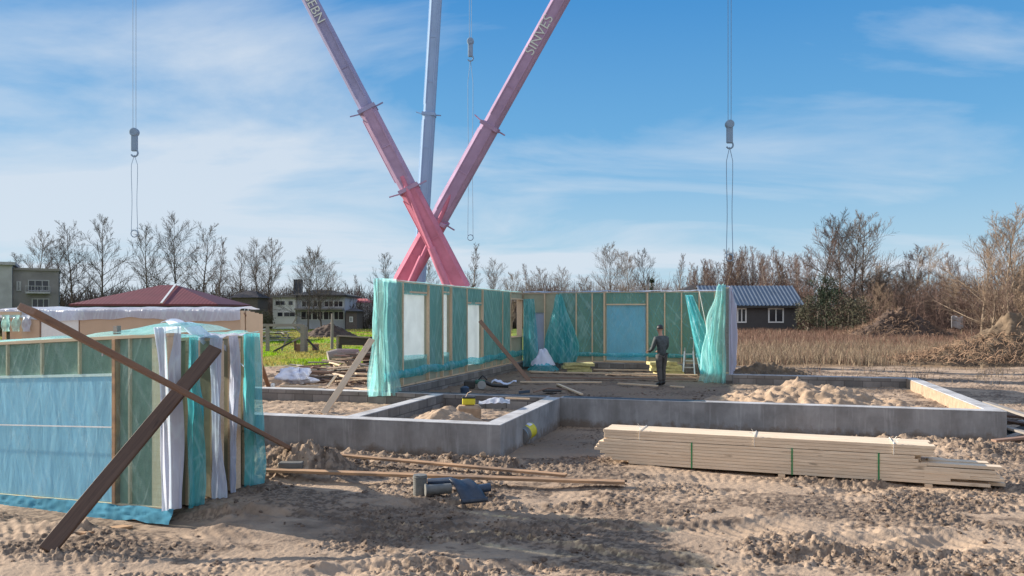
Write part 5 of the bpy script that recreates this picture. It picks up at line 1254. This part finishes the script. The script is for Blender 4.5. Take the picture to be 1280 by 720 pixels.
def villa():
    d=98; X=lambda p:(p-640)/F*d; Zp=lambda y:H+(HY-y)*d/F; g=gz(-25,d)
    t=empty('white_villa',(X(390),d,g),0,'two storey white villa with dark hipped roof and chimney','house')
    wm=plain('white_render',(.85,.84,.80),.9,0,.06,1,.05); sm=plain('white_render_shaded',(.55,.56,.60),.9,0,.08,1,.05)  # left wing lightened to look sunlit, main block a shaded grey copy
    MB().box(((X(344)+X(372))/2,d+2,(g+Zp(371.5))/2),(X(372)-X(344),6,Zp(371.5)-g)).build('wall',wm,t); MB().box(((X(372.2)+X(432))/2,d+3.6,(g+Zp(369))/2),(X(432)-X(372.2),8,Zp(369)-g)).build('wall',sm,t)
    b=MB(); P4=[(X(366),d-1.2,Zp(369)),(X(436),d-1.2,Zp(369)),(X(436),d+8,Zp(369)),(X(366),d+8,Zp(369))]
    b.add(P4+[(X(388),d+3,Zp(361)),(X(404),d+3,Zp(361))]+[(x,y,z-.2) for x,y,z in P4],[(0,1,5,4),(1,2,5),(2,3,4,5),(3,0,4),(9,8,7,6),(0,6,7,1),(1,7,8,2),(2,8,9,3),(3,9,6,0)]); rf=b.build('roof',M['wood_black'],t)
    MB().box(((X(340)+X(372))/2,d+2,Zp(371)),(X(372)-X(340)+.3,7,.25)).build('porch_roof',M['wood_grey'],t)
    MB().box((X(364.5),d+3,Zp(360)),(1.0,.8,2.4)).build('chimney',M['dark_blue_metal'],rf)
    ax=Vector((1,0,0)); o0=Vector((0,d-1,0))
    for p in (350,356,366): win(t,X(p)-.3,X(p)+.35,Zp(382),Zp(376),0,ax,o0,wm,M['glass_dark'],0,.06,.06)
    for p in (353,361,368): win(t,X(p)-.35,X(p)+.4,Zp(396),Zp(390),0,ax,o0,wm,M['glass_dark'],0,.06,.06)
    o1=Vector((0,d-.4,0))
    for p in (384,398,412,424): win(t,X(p)-.6,X(p)+.6,Zp(384),Zp(376),0,ax,o1,wm,M['glass_dark'],1,.06,.08); win(t,X(p)-.7,X(p)+.7,Zp(400),Zp(389),0,ax,o1,wm,M['glass_dark'],1,.06,.08)
    MB().box(((X(372)+X(432))/2,d-1.1,Zp(386.5)),(X(432)-X(373),1.3,.2)).build('balcony',M['wood_grey'],t)
villa()
def small_far():
    specs=[(290,322,372,402,92,(.12,.10,.09),(.06,.05,.05),'small brown house with dark roof between the bare trees','brown_cottage',300,8),
           (438,462,378,396,105,(.72,.70,.66),(.55,.16,.16),'low white house with faded red roof beside the near end of the foil wall','white_cottage',450,5),
           (432,446,389,404,96,(.15,.12,.11),(.10,.08,.07),'dark shed beside the white cottage','garden_shed',438,3),
           (1098,1104,376,392,118,(.70,.68,.62),(.3,.3,.3),'tiny white hut showing through the thicket, leftmost','white_hut',1101,2),
           (1132,1140,378,392,118,(.70,.68,.62),(.3,.3,.3),'tiny white hut showing through the thicket, middle','white_hut',1136,3),
           (1150,1166,374,393,116,(.72,.70,.66),(.35,.33,.3),'white gabled cottage showing through the thicket','white_cottage',1158,4)]
    for (p0,p1,y0,y1,d,c,rc_,lb,nm,pr,rise) in specs:
        X=lambda p:(p-640)/F*d; Zp=lambda y:H+(HY-y)*d/F; g=gz(X(p0),d); t=empty(nm,(X((p0+p1)/2),d,g),0,lb,'house')
        eh=Zp(y0)-g; L=X(p1)-X(p0); org=Vector((X(p0),d,g)); MB().box(org+Vector((L/2,2,eh/2)),(L,4,eh)).build('wall',plain(nm+'_wall',c,.9),t)
        b=MB(); r_=rise*.11; b.add([org+Vector(v) for v in((-.3,-.4,eh),(L+.3,-.4,eh),(L+.3,4.4,eh),(-.3,4.4,eh),(L*.3,2,eh+r_),(L*.7,2,eh+r_))],[(0,1,5,4),(1,2,5),(2,3,4,5),(3,0,4),(3,2,1,0)]); b.build('roof',plain(nm+'_roof',rc_,.8),t)
        win(t,L*.35,L*.35+min(1,L*.3),eh*.4,eh*.7,0,Vector((1,0,0)),org,M['white_paint'],M['glass_dark'])
    p=D(1197,403,72)
    def sh(u,w_): return p+Vector(((u-.5)*1.1,.1*math.sin(u*9),(w_-.5)*1.1+.08*math.sin(u*7)))
    o=MB().grid(sh,14,8).build('pale_sheet',M['concrete_top'],smooth=True); s=o.modifiers.new('s','SOLIDIFY'); s.thickness=.03; tag(o,'pale sheet hung low in the thicket right of the far mound','sheet')
small_far()

# ------------------------------------------------------------------ middle-left clutter
def trestle():
    d0=48
    def q(px,py,d=d0): return D(px,py,d)
    t=empty('timber_trestle',q(355,438),0,'weathered timber trestle frame standing on the green meadow','trestle')
    def bar(nm,a,b,w,m='wood_grey',da=0,db=0): MB().bar(D(*a,d0+da),D(*b,d0+db),w,w*.8,up=Vector((0,-1,.1))).build(nm,M[m],t)
    bar('top_rail',(325,406.5),(378,406.5),.16); bar('post',(334.5,405),(334.5,439),.20); bar('post',(378.5,406),(378.5,440),.26); bar('post',(383,408),(383,440),.16,'wood_grey',.8,.8)
    bar('brace',(341,440),(365,427),.10,'wood_black'); bar('brace',(352,438),(361,417),.09); bar('brace',(366,406),(384,424),.10,'wood_grey',.4,.4); bar('brace',(384,424),(396,437),.12,'wood_black'); bar('brace',(365,427),(378,421),.10)
    bar('post',(369,426),(369,438),.12,'wood_dark'); bar('stump',(374,430),(374,440),.4,'wood_brown',.5,.5)
    bar('stump',(394.5,430),(394.5,438),.35,'wood_brown',1,1); bar('top_rail',(366,405),(371,396),.08,'wood_grey',2,2)
    t2=empty('board_bench',D(440,442,44),0,'dark board bench on black posts standing left of the foil wall','bench')
    def b2(nm,a,b,w,th,m,d=44): MB().bar(D(*a,d),D(*b,d),w,th,up=Vector((0,1,0))).build(nm,M[m],t2)
    b2('board',(424,425.5),(466,426.5),.50,.06,'wood_black'); b2('post',(422,420),(422,441),.12,.12,'wood_grey'); b2('post',(425.5,430),(425.5,441),.12,.30,'wood_black'); b2('post',(455,430),(455,441),.12,.2,'wood_black')
    b2('top_edge',(421,419.5),(462,422),.08,.06,'wood_grey',43.9)
    t3=tag(MB().tube([D(415,436,50),D(415.5,392,50)],[.10,.08],8).build('fence_post',M['wood_grey']),'tall thin grey post standing on the meadow beside the trestle','post')
    # distant horizontal rail fence
trestle()
def scatter_pile(name,px0,px1,py0,py1,z,n,mats,label,seed,lmin=.5,lmax=1.8,hz=.5,fl=.02,cat='timber pile'):
    r=random.Random(seed); c=P((px0+px1)/2,(py0+py1)/2,z); g=gz(c.x,c.y); t=empty(name,(c.x,c.y,g),0,label,cat)
    for i in range(n):
        p=P(r.uniform(px0,px1),r.uniform(py0,py1),z); gg=gz(p.x,p.y); k=r.random(); p.z=gg+.05+k*hz*r.random(); a=r.gauss(0,.5) if r.random()<.7 else r.uniform(0,3.14); l=r.uniform(lmin,lmax)
        dv=Vector((math.cos(a),math.sin(a),r.uniform(-.12,.12)))*l/2; 
        MB().bar(p-dv,p+dv,r.uniform(.06,.16),r.uniform(.03,.06),up=Vector((r.uniform(-.3,.3),0,1))).build('timber_piece',M[r.choice(mats)],t,bevel=.004)
    return t
scatter_pile('timber_heap',415,462,455,476,.2,60,['wood_grey','wood_black','wood_dark','wood_brown','pine'],'tangled heap of broken timber beside the near end of the foil wall',1,.4,1.5,.8)
scatter_pile('timber_heap',370,425,462,478,.15,34,['wood_brown','wood_dark','wood_grey','wood_black'],'low brown heap of old boards behind the white sack',2,.8,2.4,.45)
scatter_pile('timber_heap',300,360,420,428,.2,46,['wood_grey','wood_black','white_paint','wood_grey','wood_dark'],'long heap of grey boards and debris behind the trestle',3,1.0,4.0,1.2)
scatter_pile('timber_heap',395,470,478,486,.35,16,['wood_dark','wood_black','pine','wood_grey'],'dark board scraps on the edge of the block wall',6,.5,1.6,.2)
mound('sand_pile',*P(330,478,.1)[:2],2.4,1.0,.40,M['sand'],'flat bank of dirty sand behind the low block wall','sand pile',0,0,21,.3,60,fine=.05)
mound('soil_mound',*P(440,470,.1)[:2],1.9,1.1,.62,M['root_soil'],'brown soil under the tangled broken timber','soil mound',0,0,23,.4,60,fine=.10)
def log():
    a=D(410,447,36.0); b=D(448,443,36.5)
    o=MB().tube([a,a.lerp(b,.3)+Z_*.05,a.lerp(b,.7)+Z_*.02,b],[.30,.33,.30,.26],14).build('fallen_log',M['wood_grey']); tag(o,'thick grey log lying on top of the tangled broken timber','log')
log()
def sack():
    c=D(370,478,21.5)
    def fn(u,w_):
        a=u*2*math.pi; ph=w_*math.pi; r=(.95+.7*mnoise.noise(Vector((math.cos(a)*2.2,math.sin(a)*2.2,w_*4)))+.3*abs(mnoise.noise(Vector((math.cos(a)*5,math.sin(a)*5,w_*8))))); return c+Vector((.42*math.sin(ph)*math.cos(a)*r+.1*math.cos(ph),.3*math.sin(ph)*math.sin(a)*r,.18+.17*math.cos(ph)*r+.10*math.cos(a)*math.sin(ph)*-.8))
    o=MB().grid(fn,56,28).build('white_sack',M['bag_cloth'],smooth=True); tag(o,'crumpled white sack lying on pale boards behind the block wall','sack')
    for k,(a,b,lb) in enumerate((((349,485.5),(405,486.5),'wide pale board under the white sack'),((352,482.5),(400,483.5),'thin pale board behind the wide one under the white sack'))):
        p=D(*a,20.6+.5*k);q=D(*b,20.2+.5*k); tag(plank('loose_plank',p,q,.18,.05,M['wood_grey' if k==0 else 'pine']),lb,'plank')
    p=D(341,483,21); tag(MB().box(p,(.10,.08,.16)).build('white_cup',M['white_paint'],bevel=.02),'small white canister on the block wall edge left of the sack','canister')
    tag(plank('loose_plank',D(409,484,20.2),D(420,469,21.2),.06,.04,M['pine']),'short pale stick slanting up from the boards beside the white sack','plank')
    tag(plank('pale_rail',P(312,520,.33)+Z_*.3,P(300,519,.33)+Z_*.3,.1,.05,M['white_paint']),'white rail end beside the foil pack on the front foundation wall','rail')
sack()
# right edge debris in the foundation's shadow
def right_debris():
    t=scatter_pile('timber_heap',1262,1330,512,552,.1,26,['wood_black','wood_grey','wood_dark'],'dark pile of boards right of the foundation in its shadow',5,.6,2.0,.35)
    tag(plank('loose_plank',D(1232,503,17.2),D(1310,528,14.9),.14,.05,M['wood_grey']),'long grey plank on the dark boards right of the foundation','plank')
    tag(plank('loose_plank',D(1242,551,13.6)*1.0,D(1300,545,13.8),.12,.04,M['wood_brown']),'brown plank lying low at the foot of the foundation corner','plank')
right_debris()

# ------------------------------------------------------------------ world, sun, camera
SUN_AZ=math.atan2(-.93,.37); EL=R(20.5)
w=bpy.data.worlds.new('World'); sc.world=w; w.use_nodes=True; nt=w.node_tree; nt.nodes.clear(); N=nt.nodes; Lk=nt.links
out=N.new('ShaderNodeOutputWorld'); bg=N.new('ShaderNodeBackground'); bg.inputs[1].default_value=.15; Lk.new(bg.outputs[0],out.inputs[0])
sky=N.new('ShaderNodeTexSky'); sky.sky_type='NISHITA'; sky.sun_disc=False; sky.sun_elevation=EL; sky.sun_rotation=SUN_AZ; sky.air_density=1.0; sky.dust_density=.6; sky.ozone_density=1.6
tc=N.new('ShaderNodeTexCoord'); 
def wm(op,a,b=0.0):
    k=N.new('ShaderNodeMath'); k.operation=op
    for i,v in enumerate((a,b)):
        if hasattr(v,'links'): Lk.new(v,k.inputs[i])
        else: k.inputs[i].default_value=v
    return k.outputs[0]
sp=N.new('ShaderNodeSeparateXYZ'); Lk.new(tc.outputs['Generated'],sp.inputs[0])
zc=wm('MAXIMUM',sp.outputs[2],.0); zz=wm('ADD',zc,.16)
cx=wm('DIVIDE',sp.outputs[0],zz); cy=wm('DIVIDE',sp.outputs[1],zz)
cb=N.new('ShaderNodeCombineXYZ'); Lk.new(cx,cb.inputs[0]); Lk.new(cy,cb.inputs[1])
mp=N.new('ShaderNodeMapping'); Lk.new(cb.outputs[0],mp.inputs[0]); mp.inputs['Scale'].default_value=(.55,1.0,1); mp.inputs['Rotation'].default_value=(0,0,R(-14)); mp.inputs['Location'].default_value=(3.3,1.2,0)
n1=N.new('ShaderNodeTexNoise'); n1.inputs['Scale'].default_value=1.05; n1.inputs['Detail'].default_value=8; n1.inputs['Roughness'].default_value=.56; n1.inputs['Distortion'].default_value=.5; Lk.new(mp.outputs[0],n1.inputs['Vector'])
# more cloud on the left and low, less at upper right
side=wm('MULTIPLY',sp.outputs[0],-.20); low=wm('MULTIPLY',wm('SUBTRACT',.30,zc),.42)
f=wm('ADD',wm('ADD',n1.outputs['Fac'],side),low)
rp=N.new('ShaderNodeValToRGB'); rp.color_ramp.elements[0].position=.47; rp.color_ramp.elements[0].color=(0,0,0,1); rp.color_ramp.elements[1].position=.74; rp.color_ramp.elements[1].color=(1,1,1,1); Lk.new(f,rp.inputs[0])
hz=N.new('ShaderNodeValToRGB'); hz.color_ramp.elements[0].position=.0; hz.color_ramp.elements[0].color=(.30,.30,.30,1); hz.color_ramp.elements[1].position=.22; hz.color_ramp.elements[1].color=(0,0,0,1); Lk.new(zc,hz.inputs[0])
fac=wm('MINIMUM',wm('ADD',wm('MULTIPLY',rp.outputs[0],.85),hz.outputs[0]),.85)
mx=N.new('ShaderNodeMix'); mx.data_type='RGBA'; Lk.new(fac,mx.inputs[0]); 
CL=N.new('ShaderNodeRGB'); CL.outputs[0].default_value=(2.35,2.6,2.9,1)
gr=N.new('ShaderNodeValToRGB'); Lk.new(zc,gr.inputs[0]); e=gr.color_ramp.elements
while len(e)<6: e.new(.5)
K=10.0
for i,(p,c) in enumerate([(0,(1.5,2.2,2.6)),(.06,(1.15,1.98,2.55)),(.19,(.52,1.42,2.42)),(.38,(.17,.90,2.1)),(.55,(.35,1.0,2.3)),(.8,(.8,1.4,2.5))]): e[i].position=p; e[i].color=tuple(x/K for x in c)+(1,)  # stops above the frame raised as added fill
gk=N.new('ShaderNodeVectorMath'); gk.operation='SCALE'; gk.inputs['Scale'].default_value=K; Lk.new(gr.outputs[0],gk.inputs[0])
bk=N.new('ShaderNodeMapRange'); Lk.new(sp.outputs[1],bk.inputs[0]); bk.inputs[1].default_value=.35; bk.inputs[2].default_value=-.35; bk.inputs[3].default_value=0; bk.inputs[4].default_value=.75
bm_=N.new('ShaderNodeMix'); bm_.data_type='RGBA'; Lk.new(bk.outputs[0],bm_.inputs[0]); Lk.new(gk.outputs[0],bm_.inputs[6]); bm_.inputs[7].default_value=(2.5,2.6,2.9,1)  # unseen pale veil behind the camera, added to lift the shade
tint=N.new('ShaderNodeMix'); tint.data_type='RGBA'; tint.inputs[0].default_value=.96; Lk.new(sky.outputs[0],tint.inputs[6]); Lk.new(bm_.outputs[2],tint.inputs[7])
Lk.new(tint.outputs[2],mx.inputs[6]); Lk.new(CL.outputs[0],mx.inputs[7]); Lk.new(mx.outputs[2],bg.inputs[0])
sd=bpy.data.lights.new('Sun','SUN'); sd.energy=5.0; sd.angle=R(.5); sd.color=(1,.90,.76); so=bpy.data.objects.new('Sun',sd); COL.objects.link(so)
tosun=Vector((-.93*math.cos(EL),.37*math.cos(EL),math.sin(EL))).normalized(); so.rotation_euler=tosun.to_track_quat('Z','Y').to_euler()
cam=bpy.data.cameras.new('Camera'); cam.sensor_width=36; cam.lens=F/1280*36; cam.shift_y=32/1280; cam.clip_end=6000; cam.clip_start=.1
co=bpy.data.objects.new('Camera',cam); COL.objects.link(co); co.location=(0,0,H); co.rotation_euler=(R(90),0,0); sc.camera=co
sc.view_settings.view_transform='Standard'; sc.view_settings.look='None'; sc.view_settings.gamma=1; sc.view_settings.exposure=1.0
sc.cycles.max_bounces=6; sc.cycles.transparent_max_bounces=16; sc.cycles.caustics_reflective=False; sc.cycles.caustics_refractive=False
